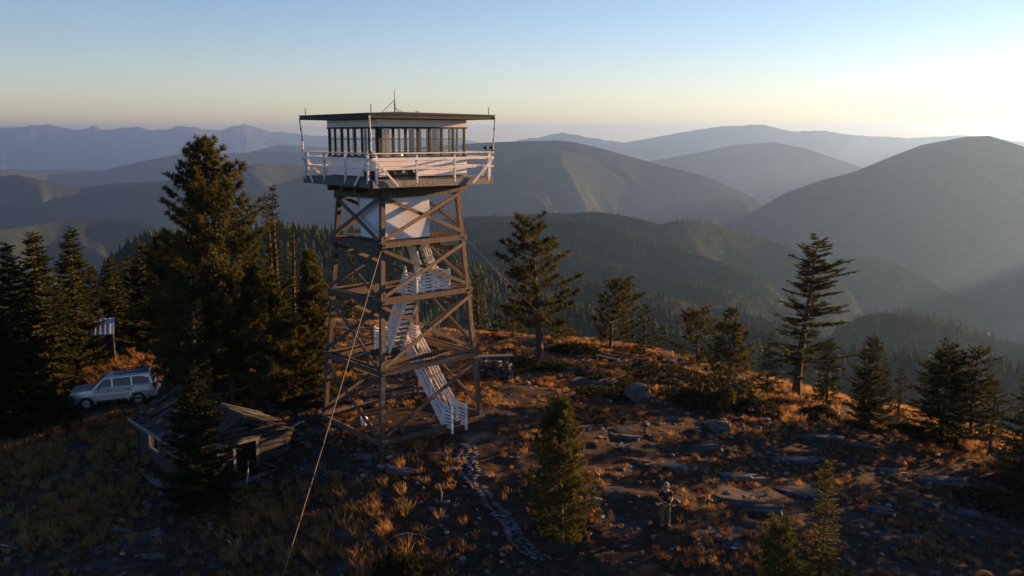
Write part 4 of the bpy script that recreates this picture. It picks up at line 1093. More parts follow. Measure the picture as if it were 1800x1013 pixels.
# loose poles and planks about the doorway
def pole(a, b, r, label, m='dead', name='pole'):
    a, b = Vector(a), Vector(b); t = tag(empty(name, a), label, 'pole')
    d = b - a
    o = MB().tube([(0, 0, 0), d * .35 + Vector((.03, .02, .03)), d * .7 + Vector((-.02, .03, .02)), d], [r, r * .92, r * .85, r * .7], 8).build('shaft', M[m], t, smooth=True)
    MB().tube([d * .55, d * .55 + Vector((.05, -.04, .16))], [r * .5, r * .2], 5).build('stub', M[m], t)
pz = lambda u, v, h: Vector((cb(u, v, 0).x, cb(u, v, 0).y, zg1(cb(u, v, 0).x, cb(u, v, 0).y) + h))
pole(pz(1.65, -1.25, .02), cb(2.3, -.25, .95), .06, 'pale peeled pole leaning up into the cabin doorway')
pole(pz(3.35, -1.0, .02), cb(2.2, -.2, 1.0), .075, 'dark thick pole leaning from the doorway down towards the tower', 'old_log')
pole(pz(3.0, -1.2, .02), cb(2.35, -.25, .75), .055, 'short dark pole under the thick leaning pole', 'old_log')
pole(cb(.55, -.45, 2.15), cb(1.9, -.5, 1.6), .035, 'thin pale pole hanging over the doorway from the cabin roof')
pole(cb(4.3, -.1, 1.9), pz(5.2, -.1, 1.1), .04, 'broken forked branch hanging off the far eave of the cabin')
for k, (u, v, du, dv, lab) in enumerate(((.3, -.75, 2.2, -.15, 'grey plank lying along the cabin front'), (1.0, -1.05, 2.0, .1, 'lowest grey plank on the ground before the cabin doorway'), (-.9, 1.6, .1, 2.6, 'rotten board lying along the long cabin wall'), (-1.2, .6, .5, 2.0, 'loose board in the grass beside the cabin corner'))):
    a = pz(u, v, .06); b = pz(u + du, v + dv, .06)
    t = tag(empty('plank', a), lab, 'plank'); MB().bar((0, 0, 0), b - a, .22, .05).build('board', M['timber_grey'], t)

# ------------------------------------------------------------------ outhouse with metal roof
p = at(185, 633); oy = R(22)
oh = tag(empty('outhouse', p, oy), 'small dark outhouse with a pale ribbed metal roof', 'outhouse')
tarred = mat('tarred_boards', (.018, .016, .014), (.05, .043, .037), 4, .9, .4, (8, 8, 1), vary=.25)
metal = mat('roof_sheet', (.30, .34, .40), (.44, .48, .54), 2, .35, .1, metal=.55)
OW, OD = .56, .62
for k in range(8):
    x = -OW + (k + .5) * 2 * OW / 8
    MB().box(x - .066, x + .066, -OD - .012, -OD + .012, 0, 1.78).build('wall_board', tarred, oh)
    MB().box(x - .066, x + .066, OD - .012, OD + .012, 0, 2.28).build('wall_board', tarred, oh)
for s in (-1, 1):
    for k in range(8):
        y = -OD + (k + .5) * 2 * OD / 8; h = 1.80 + (y + OD) * .38
        MB().box(s * (OW + .014) - .012, s * (OW + .014) + .012, y - .074, y + .074, 0, h).build('wall_board', tarred, oh)
MB().box(-.3, .3, -OD - .05, -OD - .016, .04, 1.7).build('door', tarred, oh)
def rz_(y): return 1.88 + (y + OD) * .40
for k in range(5):
    w = 2 * (OW + .12) / 5; x0 = -OW - .12 + k * w
    m = MB().hexa([(x0 + .004, -OD - .28, rz_(-OD - .28)), (x0 + w - .004, -OD - .28, rz_(-OD - .28)), (x0 + w - .004, OD + .2, rz_(OD + .2)), (x0 + .004, OD + .2, rz_(OD + .2))],
                  [(x0 + .004, -OD - .28, rz_(-OD - .28) + .02), (x0 + w - .004, -OD - .28, rz_(-OD - .28) + .02), (x0 + w - .004, OD + .2, rz_(OD + .2) + .02), (x0 + .004, OD + .2, rz_(OD + .2) + .02)])
    rp = m.build('roof_panel', metal, oh)
    if k: MB().bar((x0, -OD - .28, rz_(-OD - .28) + .035), (x0, OD + .2, rz_(OD + .2) + .035), .035, .045).build('rib', mat('rib_metal', (.5, .53, .57)), rp)
MB().tube([(-.05, OD + .3, 0), (-.05, OD + .3, 3.0), (-.05, OD + .3, 3.001), (-.05, OD + .3, 3.06)], [.06, .06, .085, .085], 10).build('vent_pipe', M['timber_grey'], oh)

# ------------------------------------------------------------------ the silver car
def car():
    pf, pr = at(158, 714), at(249, 704)
    mid = (pf + pr) / 2
    ang = math.atan2(pf.y - pr.y, pf.x - pr.x)
    t = tag(empty('car', mid, ang), 'silver boxy off-road car with a black roof rack', 'car')
    t.rotation_euler = (0, -math.asin((pf.z - pr.z) / (pf - pr).length) * 1.0, ang)
    paint = mat('silver_paint', (.42, .44, .46), (.50, .52, .54), 30, .28, 0, metal=.55)
    plast = mat('black_plastic', (.015, .015, .016), (.03, .03, .03), 20, .6)
    tyre = mat('tyre_rubber', (.012, .012, .012), (.03, .028, .025), 15, .85, .3)
    rim = mat('alloy', (.40, .40, .41), (.5, .5, .5), 12, .35, metal=.8)
    lamp_r = mat('tail_lens', (.25, .012, .01), (.35, .02, .015), 20, .2)
    lamp_w = mat('head_lens', (.5, .52, .54), (.7, .7, .7), 20, .15)
    # x forward, y left; wheelbase 2.65, length 4.45, width 1.78
    def loft(secs, name, m, bev=.03):
        mb = MB(); n = len(secs[0])
        for s in secs: mb.v += [Vector(q) for q in s]
        for i in range(len(secs) - 1):
            for k in range(n): mb.f.append((i * n + k, i * n + (k + 1) % n, (i + 1) * n + (k + 1) % n, (i + 1) * n + k))
        mb.f.append(tuple(range(n - 1, -1, -1))); mb.f.append(tuple((len(secs) - 1) * n + k for k in range(n)))
        return mb.build(name, m, t, bevel=bev)
    def sec(x, zb, zt, wb, wm, wt, zm): return [(x, wb, zb), (x, wm, zm), (x, wt, zt), (x, -wt, zt), (x, -wm, zm), (x, -wb, zb)]
    # lower body with arches left by the flares; sections front to rear
    loft([sec(2.20, .52, .96, .70, .80, .74, .72), sec(2.12, .42, 1.03, .80, .86, .78, .72), sec(1.15, .36, 1.10, .86, .89, .84, .75), sec(.98, .36, 1.12, .86, .90, .86, .78), sec(-1.9, .36, 1.14, .86, .90, .86, .78), sec(-2.18, .44, 1.13, .82, .88, .84, .78), sec(-2.24, .52, 1.05, .76, .84, .80, .78)], 'body', paint)
    # cabin shell: pillars and roof around the glass
    loft([[(1.02, .80, 1.115), (1.02, -.80, 1.115), (-2.16, -.80, 1.13), (-2.16, .80, 1.13)], [(.42, .68, 1.66), (.42, -.68, 1.66), (-2.02, -.70, 1.70), (-2.02, .70, 1.70)], [(.25, .60, 1.73), (.25, -.60, 1.73), (-1.92, -.62, 1.77), (-1.92, .62, 1.77)]], 'cabin_shell', paint, .025)
    def side_pt(x, f, s, off=.012):       # point on the cabin flank, f 0 bottom 1 top
        return (x, s * (.80 - (.80 - .685) * f + off), 1.12 + .555 * f)
    for s in (1, -1):
        for (a0, a1, b0, b1) in ((.80, .02, .40, .02), (-.08, -.98, -.08, -.98), (-1.08, -1.98, -1.08, -1.92)):
            q = [side_pt(a0, .08, s), side_pt(a1, .08, s), side_pt(b1, .88, s), side_pt(b0, .88, s)]
            if s < 0: q = q[::-1]
            MB().prism(q, (0, -s * .03, 0)).build('side_window', M['car_glass'] if False else glassy, t)
    MB().prism([(1.00, .70, 1.17), (1.00, -.70, 1.17), (.50, -.62, 1.64), (.50, .62, 1.64)], (.018, 0, .016)).build('windshield', glassy, t)
    MB().prism([(-2.165, .68, 1.20), (-2.05, .60, 1.64), (-2.05, -.60, 1.64), (-2.165, -.68, 1.20)], (-.02, 0, .004)).build('rear_window', glassy, t)
    MB().prism([(2.08, .66, 1.035), (2.08, -.66, 1.035), (1.12, -.72, 1.115), (1.12, .72, 1.115)], (0, 0, .03)).build('hood', paint, t, bevel=.012)
    for s in (1, -1):
        for x0, x1 in ((.92, -.02), (-.06, -1.04)):
            y = .897
            d = MB().prism([(x0, s * y, .50), (x0, s * (y - .03), 1.09), (x1, s * (y - .03), 1.09), (x1, s * y, .50)], (0, s * .012, 0)).build('door', paint, t, bevel=.006)
            MB().box(x1 + .08, x1 + .26, s * .905 - .012, s * .905 + .018, .98, 1.01).build('handle', plast, d)
        for x in (1.36, -1.30):
            pts = [(x + .50 * math.cos(a), s * .905, .40 + .46 * math.sin(a)) for a in np.linspace(-.15, math.pi + .15, 13)]
            MB().tube(pts, .055, 6).build('fender_flare', paint, t)
        mr = MB().box(.62, .80, s * .93 - .07, s * .93 + .12 * (s > 0) + .06 * (s < 0), 1.12, 1.28).build('wing_mirror', paint, t, bevel=.03)
        MB().box(-2.0, 1.0, s * .89 - .03, s * .89 + .03, .36, .46).build('sill_trim', plast, t, bevel=.01)
        MB().box(2.12, 2.215, s * .58 - .13, s * .58 + .13, .80, .96).build('headlight', lamp_w, t, bevel=.03)
        MB().box(-2.26, -2.10, s * .80 - .07, s * .80 + .07, .86, 1.16).build('taillight', lamp_r, t, bevel=.02)
    g = MB()
    MB().box(2.17, 2.222, -.42, .42, .76, .95).build('grille', plast, t)
    for k in range(7): MB().box(2.2225, 2.235, -.36 + k * .12 - .02, -.36 + k * .12 + .02, .77, .94).build('grille_bar', paint, t)
    MB().box(2.06, 2.30, -.84, .84, .44, .66).build('front_bumper', plast, t, bevel=.05)
    MB().box(-2.34, -2.10, -.86, .86, .44, .68).build('rear_bumper', paint, t, bevel=.05)
    w = None
    for x in (1.36, -1.30):
        for s in (1, -1):
            if w is None:
                w = empty('wheel', (0, 0, .37), parent=t)
                a = np.linspace(0, 2 * math.pi, 25)[:-1]
                mb = MB(); pr = [(.22, -.10), (.35, -.11), (.375, -.07), (.375, .07), (.35, .11), (.22, .10)]
                for ang_ in a:
                    for rr, yy in pr: mb.v.append(Vector((rr * math.cos(ang_), yy, rr * math.sin(ang_))))
                for i in range(24):
                    for k in range(6): mb.f.append((i * 6 + k, i * 6 + (k + 1) % 6, ((i + 1) % 24) * 6 + (k + 1) % 6, ((i + 1) % 24) * 6 + k))
                mb.build('tyre', tyre, w, smooth=False)
                rm = MB().tube([(0, -.085, 0), (0, .085, 0)], .06, 12)
                for i in range(5):
                    a2 = i * 2 * math.pi / 5
                    for yy in (-.085, .085): rm.bar((.05 * math.cos(a2), yy, .05 * math.sin(a2)), (.23 * math.cos(a2), yy, .23 * math.sin(a2)), .03, .085, side=(0, 1, 0))
                rm.tube([(0, -.07, 0), (0, .07, 0)], .20, 16)
                rm.build('rim', rim, w)
                ww = w
            else: ww = copy_tree(w, t)
            ww.location = (x, s * .80, .37)
    # roof rack basket
    rk = empty('roof_rack', (0, 0, 0), parent=t)
    z0 = 1.83
    for y in (-.56, .56):
        for z in (z0, z0 + .17): MB().tube([(-.15, y, z), (-1.85, y, z)], .02, 6).build('rail', plast, rk)
        for x in (-.2, -.75, -1.3, -1.8): MB().tube([(x, y, z0), (x, y, z0 + .17)], .016, 6).build('upright', plast, rk)
        for x in (-.5, -1.5): MB().tube([(x, y, 1.74), (x, y, z0)], .025, 6).build('foot', plast, rk)
    for x in (-.15, -1.85):
        for z in (z0, z0 + .17): MB().tube([(x, -.56, z), (x, .56, z)], .02, 6).build('rail', plast, rk)
    for k in range(7): MB().tube([(-.35 - k * .22, -.56, z0), (-.35 - k * .22, .56, z0)], .014, 6).build('crossbar', plast, rk)
    MB().tube([(-2.0, -.55, 1.7), (-2.25, -.57, 2.15)], .01, 5).build('aerial', plast, t)
    return t
glassy = mat('dark_car_glass', (.012, .014, .016), (.02, .022, .025), 8, .06, spec=.6)
the_car = car()

# ------------------------------------------------------------------ person flying the camera drone
def skin_body(name, verts, edges, radii, m, parent, root=0, sub=2):
    me = bpy.data.meshes.new(name); me.from_pydata(verts, edges, [])
    o = link_mesh(name, me, parent)
    me.materials.append(m)
    s = o.modifiers.new('skin', 'SKIN'); s.use_smooth_shade = True
    for i, r in enumerate(radii):
        me.skin_vertices[0].data[i].radius = r if hasattr(r, '__len__') else (r, r)
    me.skin_vertices[0].data[root].use_root = True
    b = o.modifiers.new('sub', 'SUBSURF'); b.levels = sub; b.render_levels = sub
    return o
def person():
    p = at(1169, 926); face = math.atan2(-p.y, -p.x) + R(18)        # looks towards the camera, turned a little
    t = tag(empty('person', p, face), 'person in a black t-shirt, khaki trousers and pale cap standing in the dark grass', 'person')
    skin = mat('skin', (.30, .17, .11), (.36, .21, .14), 8, .55)
    shirt = mat('black_tshirt', (.010, .010, .011), (.02, .02, .021), 14, .9)
    khaki = mat('khaki_trousers', (.085, .068, .048), (.13, .105, .075), 10, .85, .2)
    shoe = mat('brown_shoes', (.05, .04, .03), (.08, .06, .045), 10, .7)
    cap = mat('pale_cap', (.20, .18, .16), (.28, .26, .23), 10, .85)
    # x forward, y to the person's left
    V = [(0, 0, .96), (0, 0, 1.14), (0, 0, 1.32), (0, 0, 1.44), (.015, 0, 1.52), (.03, 0, 1.60), (.035, 0, 1.69), (.02, 0, 1.76)]
    E = [(i, i + 1) for i in range(7)]
    Rr = [(.15, .12), (.14, .105), (.165, .115), (.13, .09), (.058, .058), (.075, .085), (.082, .098), (.05, .06)]
    for s in (1, -1):
        b = len(V)
        V += [(0, s * .20, 1.42), (-.03, s * .25, 1.14), (.20, s * .15, 1.10), (.27, s * .085, 1.11)]
        Rr += [.062, .045, .036, (.038, .022)]
        E += [(3, b), (b, b + 1), (b + 1, b + 2), (b + 2, b + 3)]
        b = len(V)
        V += [(0, s * .10, .90), (.02, s * .115, .50), (-.01, s * .125, .10), (.13, s * .15, .045)]
        Rr += [.09, .062, .045, (.045, .03)]
        E += [(0, b), (b, b + 1), (b + 1, b + 2), (b + 2, b + 3)]
    skin_body('body', V, E, Rr, skin, t)
    for s in (1, -1):                      # five bent fingers on each hand closing on the controller
        for k in range(4):
            y0 = s * (.09 - .0 * k); z0 = 1.125 - k * .02
            L = (.075, .085, .08, .065)[k]
            skin_body('finger', [(.27, s * .085, z0), (.27 + L * .5, s * .075, z0 + .004), (.27 + L * .75, s * .05, z0 - .002), (.27 + L * .6, s * .028, z0 - .005)], [(0, 1), (1, 2), (2, 3)], [.0095, .009, .0085, .0075], skin, t, sub=1)
        skin_body('thumb', [(.265, s * .07, 1.13), (.28, s * .05, 1.155), (.305, s * .045, 1.158)], [(0, 1), (1, 2)], [.012, .0105, .009], skin, t, sub=1)
    # clothes
    V = [(0, 0, .95), (0, 0, 1.14), (0, 0, 1.32), (0, 0, 1.45), (.012, 0, 1.505)]; E = [(0, 1), (1, 2), (2, 3), (3, 4)]; Rr = [(.175, .14), (.165, .128), (.185, .135), (.155, .11), (.075, .075)]
    for s in (1, -1):
        b = len(V); V += [(0, s * .205, 1.415), (-.018, s * .235, 1.24)]; Rr += [.085, .072]; E += [(3, b), (b, b + 1)]
    skin_body('tshirt', V, E, Rr, shirt, t, 1)
    V = [(0, 0, .97)]; E = []; Rr = [(.165, .135)]
    for s in (1, -1):
        b = len(V); V += [(0, s * .10, .86), (.02, s * .118, .50), (-.005, s * .128, .09)]; Rr += [.108, .085, .075]; E += [(0, b), (b, b + 1), (b + 1, b + 2)]
    skin_body('trousers', V, E, Rr, khaki, t)
    for s in (1, -1): skin_body('shoe', [(-.05, s * .125, .05), (.06, s * .135, .05), (.17, s * .155, .04)], [(0, 1), (1, 2)], [(.055, .055), (.052, .048), (.045, .035)], shoe, t)
    c = MB(); a = np.linspace(0, 2 * math.pi, 17)[:-1]
    for z, r in ((1.705, .103), (1.75, .104), (1.79, .085), (1.815, .045)): c.v += [Vector((.015 + r * 1.06 * math.cos(q), r * .95 * math.sin(q), z)) for q in a]
    for i in range(3):
        for k in range(16): c.f.append((i * 16 + k, i * 16 + (k + 1) % 16, (i + 1) * 16 + (k + 1) % 16, (i + 1) * 16 + k))
    c.f.append(tuple(48 + k for k in range(16)))
    cp = c.build('cap', cap, t, smooth=True)
    br = [(.10 + .0, -.085, 1.712), (.17, -.075, 1.70), (.215, -.03, 1.695), (.215, .03, 1.695), (.17, .075, 1.70), (.10, .085, 1.712)]
    MB().prism(br, (0, 0, .012)).build('brim', cap, cp)
    MB().tube([(.095, -.075, 1.665), (.125, -.03, 1.662), (.125, .03, 1.662), (.095, .075, 1.665)], .017, 6).build('sunglasses', M['dark'], t)
    MB().tube([(.12, 0, 1.655), (.14, 0, 1.63), (.118, 0, 1.615)], [.012, .018, .01], 6).build('nose', skin, t, smooth=True)
    MB().tube([(.108, -.025, 1.585), (.113, 0, 1.583), (.108, .025, 1.585)], .006, 5).build('mouth', mat('lips', (.22, .09, .07)), t)
    for s in (1, -1): MB().tube([(.02, s * .085, 1.62), (.015, s * .098, 1.645), (.02, s * .088, 1.675)], [.012, .018, .012], 6).build('ear', skin, t, smooth=True)
    MB().tube([(-.055, -.06, 1.70), (-.07, 0, 1.66), (-.055, .06, 1.70)], [.035, .05, .035], 8).build('hair', M['dark'], t, smooth=True)
    ct = tag(empty('remote_control', p + Matrix.Rotation(face, 3, 'Z') @ Vector((.30, 0, 1.10)), face), 'small dark drone remote held in both hands of the person', 'remote')
    MB().box(-.045, .045, -.075, .075, 0, .04).build('body', M['dark'], ct, bevel=.012)
    MB().box(.03, .04, -.07, .07, .041, .12).build('screen', glassy, ct)
    for s in (1, -1): MB().tube([(-.005, s * .045, .04), (-.005, s * .045, .062)], .008, 8).build('stick', M['steel'], ct)
person()

# ------------------------------------------------------------------ stones
def rock_mesh(seed, flat, m, sub=2, cuts=5):
    bm = bmesh.new(); bmesh.ops.create_icosphere(bm, subdivisions=sub, radius=1)
    r = random.Random(seed)
    planes = [(Vector((r.gauss(0, 1), r.gauss(0, 1), r.gauss(0, .6))).normalized(), r.uniform(.45, .8)) for _ in range(cuts)]
    off = Vector((r.random() * 50, r.random() * 50, 0))
    for v in bm.verts:
        for n_, d in planes:
            e = v.co.dot(n_) - d
            if e > 0: v.co -= n_ * e * .95
        v.co += v.co.normalized() * mn.fractal(v.co * 1.4 + off, 1, 2, 3) * .16
        v.co.z *= flat
    me = bpy.data.meshes.new('rock'); bm.to_mesh(me); bm.free(); me.materials.append(m)
    return me
def slab_mesh(seed, m):
    """broken bedrock: two or three thin angular strata with ragged edges"""
    r = random.Random(seed); bm = bmesh.new()
    z = -.25
    for layer in range(r.choice((2, 3, 3))):
        n = r.randint(8, 12); h = r.uniform(.07, .13); sc_ = 1 - .2 * layer * r.random(); ox, oy = r.uniform(-.16, .16) * layer, r.uniform(-.12, .12) * layer
        ring = []
        for k in range(n):
            a = 2 * math.pi * k / n + r.uniform(-.25, .25); q = r.uniform(.55, 1.0) * sc_
            ring.append((ox + q * math.cos(a), oy + q * math.sin(a)))
        lo = [bm.verts.new((x * 1.02, y * 1.02, z)) for x, y in ring]; hi = [bm.verts.new((x * r.uniform(.92, 1), y * r.uniform(.92, 1), z + h + .25 * (layer == 0) + r.uniform(-.025, .025))) for x, y in ring]
        for k in range(n): bm.faces.new((lo[k], lo[(k + 1) % n], hi[(k + 1) % n], hi[k]))
        c = bm.verts.new((ox, oy, z + h + .25 * (layer == 0) + r.uniform(-.02, .03)))
        for k in range(n): bm.faces.new((hi[k], hi[(k + 1) % n], c))
        z += h + .25 * (layer == 0) - .01
    me = bpy.data.meshes.new('slab'); bm.to_mesh(me); bm.free(); me.materials.append(m)
    return me
ROCKS = [rock_mesh(s, .55, M['rock'], 3, 7) for s in range(5)]
SLABS = [slab_mesh(20 + s, M['rock']) for s in range(9)]
PALES = [rock_mesh(40 + s, .5, M['pale'], 2, 6) for s in range(4)]
FLATS = [rock_mesh(60 + s, .16, M['stone'], 2, 8) for s in range(6)]
rr = random.Random(5)
def put(name, me, px, py, wpxs, label=None, cat=None, group=None, parent=None, asp=.6, rz=None, sink=.3, zs=1.0, org=None):
    L = at(px, py); w = wpx(L, wpxs) / 2
    o = link_mesh(name, me, parent)
    dz = max(v.co.z for v in me.vertices) * w * zs
    o.location = (L.x - (org.x if org else 0), L.y - (org.y if org else 0), L.z + dz * (1 - 2 * sink) - (org.z if org else 0))
    o.scale = (w, w * asp, w * zs); o.rotation_euler = (rr.uniform(-.08, .08), rr.uniform(-.08, .08), rr.uniform(-.35, .35) if rz is None else rz)
    tag(o, label, cat, group)
    return o
put('boulder', ROCKS[0], 1118, 702, 62, 'largest rounded boulder, its sun facing edge lit, on the open summit', 'boulder', 'boulders on the summit', asp=.8, zs=1.1, sink=.25)
put('boulder', SLABS[2], 1050, 672, 110, 'long low rounded outcrop behind the largest boulder', 'boulder', 'boulders on the summit', asp=.55, zs=.34, sink=.35)
put('boulder', ROCKS[2], 1048, 888, 32, 'pale grey boulder beside the foreground spruce', 'boulder', 'boulders on the summit')
put('boulder', ROCKS[3], 1262, 756, 50, 'grey boulder leading the scatter of pale stones', 'boulder', 'boulders on the summit')
put('boulder', ROCKS[4], 1300, 690, 46, 'rock half hidden behind the orange lit pine', 'boulder', 'boulders on the summit')
slabs = [(1282, 884, 150, 'long dark ledge right behind the person'), (1330, 900, 150, 'dark rock ledge stepping down beyond the person ledge'), (1290, 842, 190, 'long thin ledge above the person ledge'), (1400, 868, 150, 'thin ledge left of the young slender fir'), (1318, 922, 52, 'single flat pale slab lit by the sky in front of the ledges'), (1262, 948, 34, 'tilted narrow slab sticking out of the dark grass'),
    (1440, 770, 120, 'broad flat ledge below the golden grass shoulder'), (1500, 785, 110, 'grey ledge under the dark pyramid fir'), (1560, 830, 110, 'half buried ledge before the ragged firs'), (1650, 850, 120, 'dim ledge in the shade of the ragged firs'), (1240, 790, 100, 'flat ledge below the grey boulder'), (1180, 740, 80, 'low slab under the largest boulder'),
    (1100, 770, 90, 'low grey slab in the open grass right of the tower'), (1600, 945, 60, 'flat rock in the shaded grass at the lower right'), (1540, 900, 100, 'ledge above the flat rock at the lower right'), (265, 940, 90, 'flat grey slab in the grass below the cabin'), (215, 935, 60, 'darker slab beside the flat grey slab below the cabin'), (130, 915, 44, 'pale slab in the lit grass tuft at the lower left'),
    (640, 805, 60, 'flat slab right in front of the near tower leg'), (590, 835, 70, 'layered slab between the cabin and the tower'), (700, 828, 90, 'half buried slab left of the stone path'), (770, 800, 60, 'slab beside the upper end of the stone path'), (630, 884, 44, 'small dark slab in the tall grass'), (575, 760, 80, 'slab against the tower sill on the cabin side'), (270, 980, 70, 'dark slab at the very bottom left'), (1700, 905, 70, 'long low rock in the grass at the right edge'), (1390, 810, 130, 'stepped ledge in the middle of the open slope'), (1170, 820, 110, 'dark low ledge uphill from the person')]
for px, py, w, lab in slabs: put('rock_slab', rr.choice(SLABS), px, py, w * .78, lab, 'rock', 'rock slabs on the summit', asp=rr.uniform(.2, .36), rz=rr.uniform(-.35, .05), sink=.38, zs=.5 if w > 80 else .8)
# small pale stones that can be counted one by one
fields = [(1290, 752, 70, 16, 26, 9, 'pale stone in the bright scatter beside the grey boulder'), (900, 650, 60, 30, 30, 7, 'pale stone lying round the dry stone wall'), (1000, 625, 130, 18, 22, 6, 'stone in the rocky strip along the summit edge'), (1230, 660, 90, 20, 22, 6, 'stone in the red grass before the low bent pine'),
    (200, 640, 70, 30, 20, 7, 'stone on the bank between the outhouse and the car'), (1480, 900, 240, 90, 60, 8, 'stone on the dark open slope at the lower right'), (1250, 830, 190, 60, 60, 8, 'stone between the ledges uphill of the person'), (300, 930, 260, 60, 46, 8, 'stone in the brown grass at the lower left'), (720, 850, 130, 50, 34, 10, 'stone scattered left of the path'), (840, 950, 70, 40, 16, 9, 'stone at the low end of the path'), (1130, 730, 110, 40, 36, 7, 'stone around the largest boulder')]
for cx_, cy_, sx, sy, n, w, lab in fields:
    for i in range(n):
        px, py = cx_ + rr.uniform(-1, 1) * sx, cy_ + rr.uniform(-1, 1) * sy
        put('stone', rr.choice(PALES if rr.random() < .45 else ROCKS), px, py, w * rr.uniform(.5, 1.7), lab, 'stone', lab.replace('stone', 'stones', 1) , asp=rr.uniform(.6, 1), rz=rr.uniform(0, 6.2), sink=.2)
# flagstone path from the stair foot
pl = [(826, 782, 26), (818, 805, 40), (826, 828, 36), (829, 846, 20), (851, 862, 20), (862, 886, 22), (880, 903, 32), (898, 925, 28), (908, 948, 30), (928, 968, 36), (962, 985, 40)]
po = at(862, 880)
path = tag(empty('stone_path', po), kind='structure')
for i in range(len(pl) - 1):
    (x0, y0, w0), (x1, y1, w1) = pl[i], pl[i + 1]
    n = max(4, int(abs(y1 - y0) / 3.0))
    for k in range(n):
        t = (k + rr.random() * .6) / n; w = w0 + (w1 - w0) * t
        nn = 3 if w > 30 else 2
        for q in range(nn):
            px = x0 + (x1 - x0) * t + ((q + .5) / nn - .5) * w * 1.15 + rr.uniform(-2, 2); py = y0 + (y1 - y0) * t + rr.uniform(-1.5, 1.5)
            put('stone', rr.choice(FLATS), px, py, w / nn * rr.uniform(.9, 1.6), parent=path, org=po, asp=rr.uniform(.6, .95), rz=rr.uniform(0, 6.2), sink=.2, zs=.7)
# dry stone wall with a plank bench on it
wl = at(868, 664)
wall = tag(empty('stone_wall', wl), 'dry stone wall of dark piled rocks beyond the tower foot', 'wall')
for row in range(5):
    for k in range(8 - row // 2):
        w = rr.uniform(.14, .22); o = link_mesh('stone', rr.choice(ROCKS + PALES[:1]), wall)
        o.location = (-1.05 + k * .28 + row * .07 + rr.uniform(-.05, .05), rr.uniform(-.18, .18), .08 + row * .2); o.scale = (w * 1.15, w * .95, w * 1.1); o.rotation_euler = (rr.uniform(-.3, .3), rr.uniform(-.3, .3), rr.random() * 6)
        o = link_mesh('stone', rr.choice(ROCKS), wall); w = rr.uniform(.14, .2)
        o.location = (-1.0 + k * .28 + row * .07, .35 + rr.uniform(-.1, .1), .06 + row * .19); o.scale = (w * 1.1, w, w); o.rotation_euler = (0, 0, rr.random() * 6)
bl = Vector((wl.x + .05, wl.y + .1, wl.z + 1.02))
be = tag(empty('plank_bench', bl, R(8)), 'grey plank bench standing on the dry stone wall', 'bench')
for k in range(3): MB().box(-1.0, 1.05, -.24 + k * .17, -.10 + k * .17, .21, .25).build('plank', M['timber_grey'], be)
for x in (-.75, .75):
    for y in (-.17, .2): MB().box(x - .03, x + .03, y - .03, y + .03, -.12, .209).build('leg', M['timber_grey'], be)
# plank pile on the edge
L = at(1072, 634)
pp = tag(empty('plank_pile', L, R(-32)), 'low weathered board frame lying on the summit edge', 'planks')
for k in range(4): MB().box(-.75, .75, -.3 + k * .16, -.17 + k * .16, .12 + .06 * k, .16 + .06 * k).build('plank', M['old_log'], pp)
MB().bar((-.8, -.36, .34), (.8, -.38, .22), .07, .08).build('edge_board', M['dead'], pp)
for x in (-.7, .72): MB().box(x - .04, x + .04, -.36, -.28, 0, .3).build('leg', M['dead'], pp)
# dead branches
def branch(pts, r, label):
    P = [at(px, py) + Vector((0, 0, h)) for px, py, h in pts]
    t = tag(empty('dead_branch', P[0]), label, 'branch')
    MB().tube(P, [r * (1 - .7 * i / (len(P) - 1)) for i in range(len(P))], 7).build('limb', M['dead'], t, P[0], smooth=True)
    m = P[len(P) // 2]; MB().tube([m, m + Vector((.15, .1, .22)), m + Vector((.35, .12, .3))], [r * .5, r * .35, r * .12], 5).build('twig', M['dead'], t, P[0], smooth=True)
branch([(1480, 728, .05), (1500, 732, .22), (1515, 738, .25), (1530, 748, .03)], .04, 'pale arched dead branch in front of the dark pyramid fir')
branch([(690, 945, .03), (715, 942, .12), (745, 946, .1), (760, 952, .02)], .035, 'curved dead branch in the low grass at the bottom')
branch([(0, 960, .05), (18, 964, .1), (30, 968, .03)], .04, 'pale stick lying at the bottom left corner')
L = at(776, 882)
sn = tag(empty('snag', L), 'short orange lit snag standing left of the stone path', 'snag')
MB().tube([(0, 0, -.1), (.02, .02, .35), (-.05, .02, .62)], [.05, .04, .015], 6).build('trunk', M['dead'], sn)
MB().tube([(.01, .01, .3), (.12, 0, .42)], [.02, .008], 5).build('stub', M['dead'], sn)
# dead top of the windswept pine's silver spikes
# dirt track past the car
tk = [at(px, py) for px, py in ((-40, 745), (60, 738), (150, 724), (215, 712), (270, 698), (315, 676), (335, 650), (345, 622))]
tkp = []
for a, b in zip(tk[:-1], tk[1:]):
    for q in range(8): tkp.append(a.lerp(b, q / 8))
tv = []
for i, p in enumerate(tkp):
    d = tkp[min(i + 2, len(tkp) - 1)] - tkp[max(i - 2, 0)]; nrm = Vector((-d.y, d.x, 0)).normalized()
    for k in range(9):
        w = (k / 8 - .5) * (2.7 + .3 * math.sin(i * .7)); q = p + nrm * w
        tv.append((q.x, q.y, zg1(q.x, q.y) + .045 - .03 * math.exp(-((abs(w) - .75) / .22) ** 2) - (.06 if k in (0, 8) else 0)))
ii, jj = np.meshgrid(np.arange(len(tkp) - 1), np.arange(8), indexing='ij')
tf = np.stack([ii * 9 + jj, ii * 9 + jj + 1, (ii + 1) * 9 + jj + 1, (ii + 1) * 9 + jj], -1).reshape(-1, 4)
tag(link_mesh('dirt_track', np_mesh('dirt_track', np.array(tv), tf, mat('packed_dirt', (.05, .034, .024), (.12, .082, .056), 1.5, .95, .6), True)), kind='structure')
